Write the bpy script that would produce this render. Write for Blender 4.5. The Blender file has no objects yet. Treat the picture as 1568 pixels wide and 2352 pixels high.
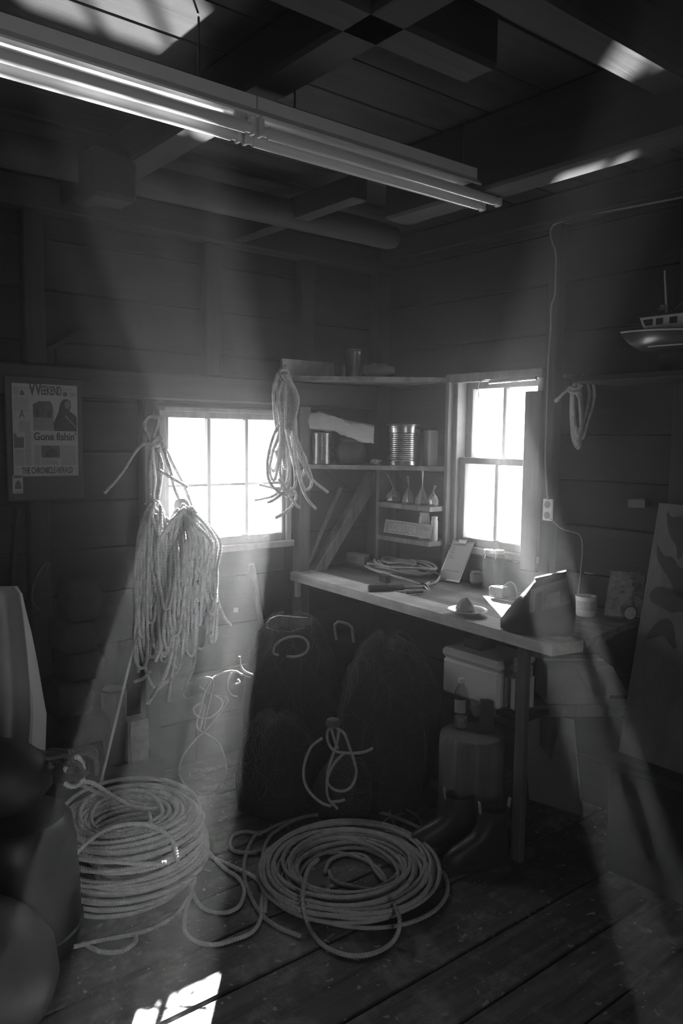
import bpy, math, random
import numpy as np
from mathutils import Matrix, Vector, Euler

random.seed(7)
rng = np.random.default_rng(7)
SC = bpy.context.scene
COL = SC.collection
PI = math.pi
R = math.radians

# ------------------------------------------------------------------ camera
CAM = Vector((-2.979, -3.375, 1.60))
FPX = 1829.33                                  # 28 mm lens on a 36 mm long side, 1568 x 2352 frame
ROT = (Matrix.Rotation(R(51.13 - 90), 3, 'Z') @ Matrix.Rotation(R(90 - 5.30), 3, 'X') @ Matrix.Rotation(R(0.70), 3, 'Z'))
cd = bpy.data.cameras.new('camera')
cd.sensor_fit = 'VERTICAL'
cd.sensor_height = 36.0
cd.sensor_width = 24.0
cd.lens = 28.0
cd.clip_start = 0.02
cam = bpy.data.objects.new('camera', cd)
cam.matrix_world = Matrix.Translation(CAM) @ ROT.to_4x4()
COL.objects.link(cam)
SC.camera = cam

# ------------------------------------------------------------------ light
SUN_HEADING, SUN_ELEV = 51.0, 31.5
SUN_STRENGTH = 270.0
GLINT_STRENGTH = 25.0
SKY_STRENGTH = 9.0
HAZE_DENSITY = 0.045
HAZE_G = 0.80

world = bpy.data.worlds.new('sky')
SC.world = world
world.use_nodes = True
bg = world.node_tree.nodes['Background']
bg.inputs['Color'].default_value = (1, 1, 1, 1)
bg.inputs['Strength'].default_value = SKY_STRENGTH


def sun_lamp(name, heading, elev, strength, angle):
    d = bpy.data.lights.new(name, 'SUN')
    d.energy = strength
    d.angle = R(angle)
    o = bpy.data.objects.new(name, d)
    src = Vector((math.cos(R(elev)) * math.cos(R(heading)), math.cos(R(elev)) * math.sin(R(heading)), math.sin(R(elev))))
    o.rotation_euler = src.to_track_quat('Z', 'Y').to_euler()
    o.location = src * 8
    COL.objects.link(o)


sun_lamp('sun', SUN_HEADING, SUN_ELEV, SUN_STRENGTH, 0.6)
sun_lamp('sun_mirrored_by_the_water_outside', SUN_HEADING, -SUN_ELEV, GLINT_STRENGTH, 1.6)

# the three openings guide the sampling of the daylight that comes in through them
def daylight_opening(name, c, x_axis, y_axis, sx, sy):
    d = bpy.data.lights.new(name, 'AREA')
    d.shape = 'RECTANGLE'
    d.size, d.size_y = sx, sy
    d.cycles.is_portal = True
    o = bpy.data.objects.new(name, d)
    x, y = Vector(x_axis), Vector(y_axis)
    z = x.cross(y)
    o.matrix_world = Matrix.Translation(Vector(c)) @ Matrix((x, y, z)).transposed().to_4x4()
    COL.objects.link(o)


daylight_opening('daylight_through_window_1', (-0.972, 0.10, 1.398), (-1, 0, 0), (0, 0, 1), 0.70, 0.64)
daylight_opening('daylight_through_window_2', (0.10, -0.858, 1.485), (0, 1, 0), (0, 0, 1), 0.52, 0.84)
daylight_opening('daylight_through_fill_doorway', (-2.93, -4.56, 0.975), (1, 0, 0), (0, 0, 1), 0.30, 1.95)  # portal for the unseen doorway added as fill

vs = SC.view_settings
vs.view_transform = 'Standard'
vs.look = 'None'
vs.exposure = 0.0
vs.gamma = 1.0
vs.use_curve_mapping = False
cy_ = SC.cycles
cy_.use_denoising = True
cy_.use_light_tree = False
cy_.max_bounces = 4
cy_.diffuse_bounces = 2
cy_.glossy_bounces = 3
cy_.transmission_bounces = 4
cy_.transparent_max_bounces = 10
cy_.volume_bounces = 0
cy_.sample_clamp_indirect = 4.0
cy_.caustics_reflective = False
cy_.caustics_refractive = False


# ------------------------------------------------------------------ points of the place, measured along sight lines
def ray(px, py):
    return ROT @ Vector(((px - 784) / FPX, (1176 - py) / FPX, -1.0))


def at_x(px, py, x=0.0):
    d = ray(px, py)
    return CAM + d * ((x - CAM.x) / d.x)


def at_y(px, py, y=0.0):
    d = ray(px, py)
    return CAM + d * ((y - CAM.y) / d.y)


def at_z(px, py, z=0.0):
    d = ray(px, py)
    return CAM + d * ((z - CAM.z) / d.z)


def at_d(px, py, depth):
    return CAM + ray(px, py) * depth


# ------------------------------------------------------------------ materials (a black-and-white photograph: greys only)
MATS = {}


def new_mat(name):
    m = bpy.data.materials.new(name)
    m.use_nodes = True
    nt = m.node_tree
    p = nt.nodes['Principled BSDF']
    MATS[name] = m
    return m, nt, p


def N(nt, t, **kw):
    n = nt.nodes.new(t)
    for k, v in kw.items():
        if k in n.inputs:
            n.inputs[k].default_value = v
        else:
            setattr(n, k, v)
    return n


def grey(v):
    return (v, v, v, 1)


def ramp(nt, stops):
    r = N(nt, 'ShaderNodeValToRGB')
    e = r.color_ramp.elements
    while len(e) < len(stops):
        e.new(0.5)
    for i, (p, v) in enumerate(stops):
        e[i].position = p
        e[i].color = grey(v)
    return r


def wood(name, base, axis='X', rough=0.75, contrast=0.45, bump=0.35, scale=14, specks=0.0, spec=0.3, vary=0.35):
    m, nt, p = new_mat(name)
    tc = N(nt, 'ShaderNodeTexCoord')
    mp = N(nt, 'ShaderNodeMapping')
    s = {'X': (0.07, 1, 1), 'Y': (1, 0.07, 1), 'Z': (1, 1, 0.07)}[axis]
    mp.inputs['Scale'].default_value = s
    oi = N(nt, 'ShaderNodeObjectInfo')
    add = N(nt, 'ShaderNodeVectorMath', operation='ADD')
    mul = N(nt, 'ShaderNodeMath', operation='MULTIPLY')
    mul.inputs[1].default_value = 37.0
    L = nt.links.new
    L(oi.outputs['Random'], mul.inputs[0])
    L(tc.outputs['Object'], mp.inputs['Vector'])
    L(mp.outputs['Vector'], add.inputs[0])
    L(mul.outputs[0], add.inputs[1])
    n1 = N(nt, 'ShaderNodeTexNoise', Scale=scale, Detail=6, Roughness=0.65, Distortion=0.6)
    L(add.outputs[0], n1.inputs['Vector'])
    n2 = N(nt, 'ShaderNodeTexNoise', Scale=5.0, Detail=4, Roughness=0.6)
    L(tc.outputs['Object'], n2.inputs['Vector'])
    r1 = ramp(nt, [(0.3, 1 - contrast), (0.7, 1 + contrast)])
    L(n1.outputs['Fac'], r1.inputs['Fac'])
    r2 = ramp(nt, [(0.3, 0.65), (0.75, 1.3)])
    L(n2.outputs['Fac'], r2.inputs['Fac'])
    mx = N(nt, 'ShaderNodeMix', data_type='RGBA', blend_type='MULTIPLY')
    mx.inputs[0].default_value = 1
    L(r1.outputs[0], mx.inputs[6])
    L(r2.outputs[0], mx.inputs[7])
    # tone of each board
    mr = N(nt, 'ShaderNodeMapRange')
    mr.inputs['To Min'].default_value = base * (1 - vary)
    mr.inputs['To Max'].default_value = base * (1 + vary)
    L(oi.outputs['Random'], mr.inputs['Value'])
    mx2 = N(nt, 'ShaderNodeMix', data_type='RGBA', blend_type='MULTIPLY')
    mx2.inputs[0].default_value = 1
    L(mx.outputs[2], mx2.inputs[6])
    L(mr.outputs[0], mx2.inputs[7])
    col = mx2.outputs[2]
    if specks:
        v = N(nt, 'ShaderNodeTexVoronoi', Scale=34)
        v.feature = 'F1'
        nz = N(nt, 'ShaderNodeTexNoise', Scale=14, Detail=2)
        L(tc.outputs['Object'], nz.inputs['Vector'])
        va = N(nt, 'ShaderNodeMixRGB', blend_type='LINEAR_LIGHT')
        va.inputs[0].default_value = 0.05
        L(tc.outputs['Object'], va.inputs[1])
        L(nz.outputs['Color'], va.inputs[2])
        L(va.outputs[0], v.inputs['Vector'])
        # only some cells carry a drop of paint, each of its own size
        sz = N(nt, 'ShaderNodeSeparateColor')
        L(v.outputs['Color'], sz.inputs[0])
        m1 = N(nt, 'ShaderNodeMapRange')
        m1.inputs['From Min'].default_value = 0.52
        m1.inputs['From Max'].default_value = 1.0
        m1.inputs['To Min'].default_value = 0.0
        m1.inputs['To Max'].default_value = 0.30
        L(sz.outputs[0], m1.inputs['Value'])
        lt = N(nt, 'ShaderNodeMath', operation='LESS_THAN')
        L(v.outputs['Distance'], lt.inputs[0])
        L(m1.outputs[0], lt.inputs[1])
        # worn paint patches
        n3 = N(nt, 'ShaderNodeTexNoise', Scale=7, Detail=8, Roughness=0.75)
        L(tc.outputs['Object'], n3.inputs['Vector'])
        r3 = ramp(nt, [(0.50, 0.0), (0.64, 0.55)])
        L(n3.outputs['Fac'], r3.inputs['Fac'])
        mxa = N(nt, 'ShaderNodeMath', operation='MAXIMUM')
        L(lt.outputs[0], mxa.inputs[0])
        L(r3.outputs[0], mxa.inputs[1])
        mm = N(nt, 'ShaderNodeMath', operation='MULTIPLY')
        mm.inputs[1].default_value = specks
        L(mxa.outputs[0], mm.inputs[0])
        mx3 = N(nt, 'ShaderNodeMix', data_type='RGBA')
        L(mm.outputs[0], mx3.inputs[0])
        L(col, mx3.inputs[6])
        mx3.inputs[7].default_value = grey(min(0.6, base * 5))
        col = mx3.outputs[2]
    L(col, p.inputs['Base Color'])
    p.inputs['Roughness'].default_value = rough
    p.inputs['Specular IOR Level'].default_value = spec
    b = N(nt, 'ShaderNodeBump', Strength=bump, Distance=0.01)
    L(n1.outputs['Fac'], b.inputs['Height'])
    L(b.outputs[0], p.inputs['Normal'])
    return m


def plain(name, base, rough=0.6, metal=0.0, spec=0.4, noise=0.25, nscale=9.0, bump=0.0, coat=0.0):
    m, nt, p = new_mat(name)
    L = nt.links.new
    tc = N(nt, 'ShaderNodeTexCoord')
    n = N(nt, 'ShaderNodeTexNoise', Scale=nscale, Detail=5, Roughness=0.6)
    L(tc.outputs['Object'], n.inputs['Vector'])
    r = ramp(nt, [(0.25, base * (1 - noise)), (0.75, base * (1 + noise))])
    L(n.outputs['Fac'], r.inputs['Fac'])
    L(r.outputs[0], p.inputs['Base Color'])
    p.inputs['Roughness'].default_value = rough
    p.inputs['Metallic'].default_value = metal
    p.inputs['Specular IOR Level'].default_value = spec
    p.inputs['Coat Weight'].default_value = coat
    if bump:
        b = N(nt, 'ShaderNodeBump', Strength=bump, Distance=0.01)
        L(n.outputs['Fac'], b.inputs['Height'])
        L(b.outputs[0], p.inputs['Normal'])
    return m


def glass(name, rough=0.02, tint=0.95, weight=0.92):
    m = bpy.data.materials.new(name)
    m.use_nodes = True
    nt = m.node_tree
    nt.nodes.clear()
    out = N(nt, 'ShaderNodeOutputMaterial')
    tr = N(nt, 'ShaderNodeBsdfTransparent', Color=grey(tint))
    gl = N(nt, 'ShaderNodeBsdfGlossy', Roughness=rough)
    fr = N(nt, 'ShaderNodeLayerWeight', Blend=1 - weight)
    mx = N(nt, 'ShaderNodeMixShader')
    nt.links.new(fr.outputs['Facing'], mx.inputs[0])
    nt.links.new(tr.outputs[0], mx.inputs[1])
    nt.links.new(gl.outputs[0], mx.inputs[2])
    nt.links.new(mx.outputs[0], out.inputs['Surface'])
    MATS[name] = m
    return m


WX = wood('dark_board_along_x', 0.021, 'X')
WY = wood('dark_board_along_y', 0.017, 'Y')
WZ = wood('dark_timber_upright', 0.032, 'Z')
CX = wood('ceiling_board', 0.022, 'X', bump=0.5, contrast=0.6, scale=18)
BX = wood('beam_along_x', 0.030, 'X', bump=0.5)
BY = wood('beam_along_y', 0.022, 'Y', bump=0.5, contrast=0.6)
FLR = wood('worn_floor_board', 0.085, 'X', rough=0.6, specks=0.8, spec=0.4, bump=0.9, contrast=0.75, scale=20)
FRAME = wood('window_wood', 0.30, 'Z', contrast=0.25, bump=0.2, vary=0.1)
BENCHP = wood('pale_bench_board', 0.62, 'Y', rough=0.6, contrast=0.25, vary=0.05)
BENCHD = wood('stained_bench_board', 0.20, 'Y', rough=0.55, specks=0.35, contrast=0.5)
LEGW = wood('bench_leg_wood', 0.11, 'Z')
STICK = wood('pale_handle_wood', 0.5, 'Z', contrast=0.15)
BRACE = wood('brace_wood', 0.20, 'Z')
STUMP = wood('stump_wood', 0.20, 'Z', bump=0.8, contrast=0.5)
PAPER = plain('paper', 0.34, 0.85, noise=0.06)
CARD = plain('cardboard', 0.20, 0.85, noise=0.15)
INK = plain('ink', 0.05, 0.8, noise=0.1)
INKG = plain('grey_print', 0.10, 0.8, noise=0.5, nscale=60)
INKL = plain('light_grey_print', 0.19, 0.8, noise=0.25, nscale=90)
BOARDK = plain('dark_backing_board', 0.05, 0.7)
WHITE = plain('white_paint', 0.68, 0.5, noise=0.08)
WHITEM = plain('worn_white_paint', 0.5, 0.6, noise=0.35, nscale=14)
ENAMEL = plain('white_enamel', 0.72, 0.28, noise=0.08, spec=0.6)
TUBEG = plain('tube_glass', 0.78, 0.16, noise=0.02, spec=0.7)
TIN = plain('tin', 0.55, 0.25, metal=1.0, noise=0.25)
STEEL = plain('dark_steel', 0.22, 0.35, metal=1.0, noise=0.3)
RUBBER = plain('black_rubber', 0.025, 0.45, noise=0.3)
VINYL = plain('dark_vinyl', 0.018, 0.55, noise=0.4, spec=0.5)
DRUMM = plain('dark_plastic', 0.02, 0.4, noise=0.4, nscale=20)
NYLON = plain('dark_nylon', 0.035, 0.55, noise=0.2)
NYLONP = plain('pale_nylon', 0.16, 0.7, noise=0.2)
CERAMIC = plain('white_ceramic', 0.75, 0.2, noise=0.05, spec=0.6)
FOOD = plain('crust', 0.45, 0.8, noise=0.5, nscale=40, bump=0.5)
CANVAS = plain('canvas', 0.36, 0.9, noise=0.25, nscale=5)
CANVASL = plain('pale_canvas', 0.62, 0.9, noise=0.15, nscale=5)
NETB = plain('net_heap', 0.022, 0.95, noise=0.5, nscale=30, bump=0.8)
NETL = plain('net_twine', 0.085, 0.8, noise=0.5, nscale=12)
ROPE = plain('rope', 0.52, 0.8, noise=0.22, nscale=30, spec=0.25)
ROPEH = plain('hanging_rope', 0.58, 0.85, noise=0.25, nscale=30, spec=0.25)
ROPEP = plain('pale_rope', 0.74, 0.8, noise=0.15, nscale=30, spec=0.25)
ROPET = plain('thin_rope', 0.36, 0.8, noise=0.2, nscale=30, spec=0.25)
ROPED = plain('dark_rope', 0.10, 0.85, noise=0.3, nscale=30)
PLASTIC = plain('white_plastic', 0.72, 0.4, noise=0.05)
MUGB = plain('mug_band', 0.42, 0.4, noise=0.4, nscale=60)
GREYP = plain('grey_plastic', 0.22, 0.5, noise=0.2)
CORD = plain('pale_cord', 0.28, 0.6, noise=0.1)
SIGNG = plain('sign_face', 0.26, 0.4, noise=0.1)
SIGNW = plain('sign_letters', 0.62, 0.5, noise=0.05)
HULLD = plain('dark_hull_paint', 0.06, 0.25, noise=0.2, spec=0.6)
LINER = plain('print_mottle', 0.42, 0.8, noise=0.5, nscale=28)
BALE = plain('dark_sacking', 0.035, 0.95, noise=0.5, nscale=12, bump=0.6)
STONE = plain('soot_grey', 0.10, 0.9, noise=0.4, nscale=10, bump=0.5)
GLASS = glass('window_glass')
JAR = glass('jar_glass', 0.05, 0.86, 0.75)
POLY = glass('polythene', 0.25, 0.9, 0.35)
_nt = POLY.node_tree
_df = N(_nt, 'ShaderNodeBsdfDiffuse', Color=grey(0.75))
_ad = N(_nt, 'ShaderNodeMixShader')
_ad.inputs[0].default_value = 0.28
_out = [n for n in _nt.nodes if n.type == 'OUTPUT_MATERIAL'][0]
_src = _out.inputs['Surface'].links[0].from_socket
_nt.links.new(_src, _ad.inputs[1])
_nt.links.new(_df.outputs[0], _ad.inputs[2])
_nt.links.new(_ad.outputs[0], _out.inputs['Surface'])


# ------------------------------------------------------------------ mesh helpers
class MB:
    def __init__(self):
        self.v = []
        self.f = []

    def add(self, vs, fs):
        o = len(self.v)
        self.v += [tuple(p) for p in vs]
        self.f += [tuple(i + o for i in f) for f in fs]
        return self

    def box(self, c, s, rot=None, bev=0.0):
        hx, hy, hz = s[0] / 2, s[1] / 2, s[2] / 2
        c = Vector(c)
        if bev <= 0:
            P = [Vector((x, y, z)) for x in (-hx, hx) for y in (-hy, hy) for z in (-hz, hz)]
            F = [(0, 1, 3, 2), (4, 6, 7, 5), (0, 4, 5, 1), (2, 3, 7, 6), (0, 2, 6, 4), (1, 5, 7, 3)]
        else:
            b = min(bev, 0.49 * min(s))
            P, idx = [], {}
            for sx in (-1, 1):
                for sy in (-1, 1):
                    for sz in (-1, 1):
                        for a in range(3):
                            d = [hx - b, hy - b, hz - b]
                            d[a] = (hx, hy, hz)[a]
                            idx[(sx, sy, sz, a)] = len(P)
                            P.append(Vector((sx * d[0], sy * d[1], sz * d[2])))
            F = []
            for a in range(3):
                u, w = (a + 1) % 3, (a + 2) % 3
                for s1 in (-1, 1):
                    q = []
                    for (p1, p2) in ((-1, -1), (1, -1), (1, 1), (-1, 1)):
                        k = [0, 0, 0]
                        k[a], k[u], k[w] = s1, p1, p2
                        q.append(idx[(*k, a)])
                    F.append(tuple(q if s1 > 0 else q[::-1]))
            for a in range(3):                       # edges running along axis a
                u, w = (a + 1) % 3, (a + 2) % 3
                for p1 in (-1, 1):
                    for p2 in (-1, 1):
                        k0 = [0, 0, 0]
                        k0[a], k0[u], k0[w] = -1, p1, p2
                        k1 = list(k0)
                        k1[a] = 1
                        q = [idx[(*k0, u)], idx[(*k1, u)], idx[(*k1, w)], idx[(*k0, w)]]
                        F.append(tuple(q if p1 * p2 > 0 else q[::-1]))
            for sx in (-1, 1):
                for sy in (-1, 1):
                    for sz in (-1, 1):
                        q = [idx[(sx, sy, sz, a)] for a in range(3)]
                        F.append(tuple(q if sx * sy * sz > 0 else q[::-1]))
        if rot is not None:
            P = [rot @ p for p in P]
        return self.add([p + c for p in P], F)

    def span(self, lo, hi, bev=0.0):
        return self.box([(a + b) / 2 for a, b in zip(lo, hi)], [abs(b - a) for a, b in zip(lo, hi)], None, bev)

    def bar(self, p0, p1, w, t, up=(0, 0, 1), bev=0.003):
        """a board from p0 to p1, w wide (across), t thick (along up)"""
        p0, p1 = Vector(p0), Vector(p1)
        x = (p1 - p0).normalized()
        y = Vector(up).cross(x).normalized()
        z = x.cross(y)
        M = Matrix((x, y, z)).transposed()
        return self.box((p0 + p1) / 2, ((p1 - p0).length, w, t), M, bev)

    def loft(self, rings, caps=True, closed=True):
        n = len(rings[0])
        vs = [p for r in rings for p in r]
        fs = []
        for i in range(len(rings) - 1):
            for j in range(n if closed else n - 1):
                k = (j + 1) % n
                fs.append((i * n + j, i * n + k, (i + 1) * n + k, (i + 1) * n + j))
        if caps and closed:
            fs.append(tuple(range(n))[::-1])
            fs.append(tuple((len(rings) - 1) * n + j for j in range(n)))
        return self.add(vs, fs)

    def lathe(self, prof, c=(0, 0, 0), seg=24, rot=None, caps=True):
        c = Vector(c)
        rings = []
        for r, z in prof:
            ring = []
            for j in range(seg):
                a = 2 * PI * j / seg
                p = Vector((r * math.cos(a), r * math.sin(a), z))
                if rot is not None:
                    p = rot @ p
                ring.append(p + c)
            rings.append(ring)
        return self.loft(rings, caps)

    def tube(self, pts, r, seg=8, caps=True):
        P = [Vector(p) for p in pts]
        rad = r if isinstance(r, (list, tuple)) else [r] * len(P)
        rings = []
        n0 = None
        for i, p in enumerate(P):
            t = (P[min(i + 1, len(P) - 1)] - P[max(i - 1, 0)]).normalized()
            if n0 is None:
                n0 = t.orthogonal().normalized()
            n0 = (n0 - t * n0.dot(t)).normalized()
            b = t.cross(n0)
            rings.append([p + (n0 * math.cos(2 * PI * j / seg) + b * math.sin(2 * PI * j / seg)) * rad[i] for j in range(seg)])
        return self.loft(rings, caps)

    def prism(self, poly, o, u, w, t):
        """outline poly in the plane (o; u, w), thickness t along u x w"""
        o, u, w = Vector(o), Vector(u).normalized(), Vector(w).normalized()
        n = u.cross(w)
        k = len(poly)
        vs = [o + u * a + w * b for a, b in poly] + [o + u * a + w * b + n * t for a, b in poly]
        fs = [tuple(range(k))[::-1], tuple(range(k, 2 * k))]
        fs += [(i, (i + 1) % k, k + (i + 1) % k, k + i) for i in range(k)]
        return self.add(vs, fs)

    def build(self, name, mat, parent=None, smooth=35.0, origin=None):
        V = np.array(self.v, dtype=np.float64)
        if origin is None:
            lo, hi = V.min(0), V.max(0)
            origin = np.array([(lo[0] + hi[0]) / 2, (lo[1] + hi[1]) / 2, lo[2]])
        me = bpy.data.meshes.new(name)
        me.from_pydata([tuple(p) for p in (V - origin)], [], self.f)
        me.update()
        if smooth:
            me.polygons.foreach_set('use_smooth', [True] * len(me.polygons))
            me.set_sharp_from_angle(angle=R(smooth))
        return link(name, me, mat, parent, origin)


def link(name, me, mat, parent, origin):
    me.materials.clear()
    me.materials.append(mat)
    o = bpy.data.objects.new(name, me)
    COL.objects.link(o)
    off = Vector(origin)
    if parent is not None:
        o.parent = parent
        q = parent
        while q is not None:
            off = off - Vector(q.location)
            q = q.parent
    o.location = off
    return o


def tag(o, label, cat, group=None, kind=None):
    o['label'] = label
    o['category'] = cat
    if group:
        o['group'] = group
    if kind:
        o['kind'] = kind
    return o


def thing(name, label, cat, loc, group=None):
    o = bpy.data.objects.new(name, None)
    o.empty_display_size = 0.05
    o.location = loc
    COL.objects.link(o)
    return tag(o, label, cat, group)


def structure(o):
    o['kind'] = 'structure'
    return o


# ------------------------------------------------------------------ rope
def spline(pts, step):
    P = np.array([list(p) for p in pts], dtype=np.float64)
    P = np.vstack([2 * P[0] - P[1], P, 2 * P[-1] - P[-2]])
    out = []
    for i in range(1, len(P) - 2):
        p0, p1, p2, p3 = P[i - 1], P[i], P[i + 1], P[i + 2]
        n = max(3, int(np.linalg.norm(p2 - p1) / step) + 1)
        t = np.linspace(0, 1, n, endpoint=False)[:, None]
        out.append(0.5 * ((2 * p1) + (-p0 + p2) * t + (2 * p0 - 5 * p1 + 4 * p2 - p3) * t ** 2 + (-p0 + 3 * p1 - 3 * p2 + p3) * t ** 3))
    out.append(P[-2][None])
    Q = np.vstack(out)
    d = np.r_[0, np.cumsum(np.linalg.norm(np.diff(Q, axis=0), axis=1))]
    n = max(4, int(d[-1] / step))
    s = np.linspace(0, d[-1], n)
    return np.stack([np.interp(s, d, Q[:, k]) for k in range(3)], 1)


def rope_mesh(paths, r, step=0.006, seg=9, lay=1.9):
    """laid rope: three strands twisted round each path, as swept geometry"""
    AV, AF, base = [], [], 0
    pitch = lay * 2 * r
    for pts in paths:
        Q = spline(pts, step)
        n = len(Q)
        T = np.gradient(Q, axis=0)
        T /= np.linalg.norm(T, axis=1)[:, None] + 1e-12
        U = np.zeros_like(Q)
        u = np.cross(T[0], [0.31, 0.52, 0.79])
        u /= np.linalg.norm(u)
        for i in range(n):
            u = u - T[i] * (u @ T[i])
            u /= math.sqrt(u @ u)
            U[i] = u
        B = np.cross(T, U)
        s = np.r_[0, np.cumsum(np.linalg.norm(np.diff(Q, axis=0), axis=1))]
        per = seg // 3
        prof = {3: [1.0, 0.80, 0.80], 4: [1.0, 0.92, 0.66, 0.92]}[per]
        rad = r * np.array(prof * 3)
        th = np.arange(seg)[None, :] * 2 * PI / seg + (2 * PI * s / pitch)[:, None]     # the columns follow the strands
        ring = Q[:, None, :] + rad[None, :, None] * (np.cos(th)[:, :, None] * U[:, None, :] + np.sin(th)[:, :, None] * B[:, None, :])
        AV.append(ring.reshape(-1, 3))
        i = np.arange(n - 1)[:, None] * seg
        j = np.arange(seg)[None, :]
        k = (j + 1) % seg
        AF.append(np.stack([i + j, i + k, i + seg + k, i + seg + j], -1).reshape(-1, 4) + base)
        AV.append(Q[[0, -1]])
        c0, c1 = base + n * seg, base + n * seg + 1
        jj = np.arange(seg)
        kk = (jj + 1) % seg
        AF.append(np.stack([kk + base, jj + base, np.full(seg, c0), np.full(seg, c0)], -1))
        l = base + (n - 1) * seg
        AF.append(np.stack([jj + l, kk + l, np.full(seg, c1), np.full(seg, c1)], -1))
        base += n * seg + 2
    return np.vstack(AV), np.vstack(AF)


def rope(name, paths, r, mat=None, parent=None, **kw):
    if not isinstance(paths[0][0], (list, tuple, Vector, np.ndarray)):
        paths = [paths]
    V, F = rope_mesh(paths, r, **kw)
    lo, hi = V.min(0), V.max(0)
    origin = np.array([(lo[0] + hi[0]) / 2, (lo[1] + hi[1]) / 2, lo[2]])
    V = V - origin
    me = bpy.data.meshes.new(name)
    me.vertices.add(len(V))
    me.vertices.foreach_set('co', V.astype(np.float32).ravel())
    quad = F[:, 2] != F[:, 3]
    cnt = np.where(quad, 4, 3)
    me.loops.add(int(cnt.sum()))
    me.polygons.add(len(F))
    flat = np.concatenate([F[quad].ravel(), F[~quad][:, :3].ravel()])
    me.loops.foreach_set('vertex_index', flat.astype(np.int32))
    counts = np.concatenate([np.full(quad.sum(), 4), np.full((~quad).sum(), 3)])
    me.polygons.foreach_set('loop_start', np.r_[0, np.cumsum(counts)[:-1]].astype(np.int32))
    me.polygons.foreach_set('use_smooth', np.ones(len(F), dtype=bool))
    me.update(calc_edges=True)
    me.validate()
    return link(name, me, mat or ROPE, parent, origin)


def lettering(text, size, loc, u, w, mat, parent, name='lettering', extrude=0.0006, width=None, bold=0.0, align='LEFT'):
    """flat letters lying in the plane spanned by u (reading direction) and w (up)"""
    cu = bpy.data.curves.new('t', 'FONT')
    cu.body = text
    cu.size = size
    cu.extrude = extrude
    cu.offset = bold
    cu.align_x = align
    cu.resolution_u = 3
    to = bpy.data.objects.new('t', cu)
    COL.objects.link(to)
    bpy.context.view_layer.update()
    me = bpy.data.meshes.new_from_object(to.evaluated_get(bpy.context.evaluated_depsgraph_get()))
    bpy.data.objects.remove(to)
    bpy.data.curves.remove(cu)
    u, w = Vector(u).normalized(), Vector(w).normalized()
    n = u.cross(w)
    n_v = len(me.vertices)
    A = np.empty(n_v * 3, dtype=np.float32)
    me.vertices.foreach_get('co', A)
    A = A.reshape(-1, 3)
    if width:
        A[:, 0] *= width / (A[:, 0].max() - A[:, 0].min())
    A = A[:, 0:1] * np.array(u) + A[:, 1:2] * np.array(w) + A[:, 2:3] * np.array(n)
    me.vertices.foreach_set('co', A.astype(np.float32).ravel())
    me.update()
    me.name = name
    return link(name, me, mat, parent, loc)


# ================================================================== THE ROOM
XMIN, YMIN, ZC = -4.6, -4.5, 2.66
# ---- floor
fl = MB().span((XMIN, YMIN, -0.10), (0.066, 0.066, -0.032)).build('floor', WX)
structure(fl)
edges = [0.036, -0.12, -0.35, -0.58, -0.80, -1.03, -1.264, -1.49, -1.79, -1.99, -2.20, -2.43, -2.66, -2.9, -3.15, -3.4, -3.7, -4.0, -4.35, -4.7]
for k in range(len(edges) - 1):
    a, b = edges[k], edges[k + 1]
    cuts = [XMIN, random.uniform(-3.4, -2.9), 0.036]
    if k in (6, 9):
        cuts = [XMIN, -3.0, -0.62, 0.036]
    for c in range(len(cuts) - 1):
        dz = random.uniform(-0.003, 0.0)
        MB().span((cuts[c] + 0.0015, b + 0.0045, -0.032), (cuts[c + 1] - 0.0015, a - 0.0045, dz), 0.004).build('plank', FLR, fl)

# ---- left wall (plane y = 0), boards behind the frame
W1 = (-1.345, -0.605, 1.060, 1.735)          # opening of window 1: x0 x1 z0 z1
W2 = (-1.130, -0.585, 1.060, 1.915)          # opening of window 2: y0 y1 z0 z1
wl = MB()
wl.span((XMIN, 0.065, -0.1), (W1[0], 0.085, ZC + 0.05)).span((W1[1], 0.065, -0.1), (0.085, 0.085, ZC + 0.05))
wl.span((W1[0], 0.065, -0.1), (W1[1], 0.085, W1[2])).span((W1[0], 0.065, W1[3]), (W1[1], 0.085, ZC + 0.05))
wl = structure(wl.build('wall_left', WX))
zs = [0.0, 0.21, 0.44, 0.66, 0.90, 1.10, 1.31, 1.53, 1.75, 1.99, 2.20, 2.41, 2.61, ZC]
for k in range(len(zs) - 1):
    z0, z1 = zs[k] + 0.003, zs[k + 1] - 0.003
    segs = [(-3.3, 0.036)]
    if z1 > W1[2] and z0 < W1[3]:
        zz0, zz1 = z0, z1
        segs = [(-3.3, W1[0]), (W1[1], 0.036)]
        if z0 < W1[2]:
            MB().span((W1[0] + 0.002, 0.04, z0), (W1[1] - 0.002, 0.065, W1[2]), 0.003).build('plank', WX, wl)
        if z1 > W1[3]:
            MB().span((W1[0] + 0.002, 0.04, W1[3]), (W1[1] - 0.002, 0.065, z1), 0.003).build('plank', WX, wl)
    for a, b in segs:
        j = random.uniform(0, 0.006)
        if b - a > 2.5:
            m = random.uniform(a + 1, b - 1)
            for q0, q1 in ((a, m - 0.002), (m + 0.002, b)):
                MB().span((q0, 0.038 + j, z0), (q1, 0.065, z1), 0.003).build('plank', WX, wl)
        else:
            MB().span((a, 0.038 + j, z0), (b, 0.065, z1), 0.003).build('plank', WX, wl)

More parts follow.
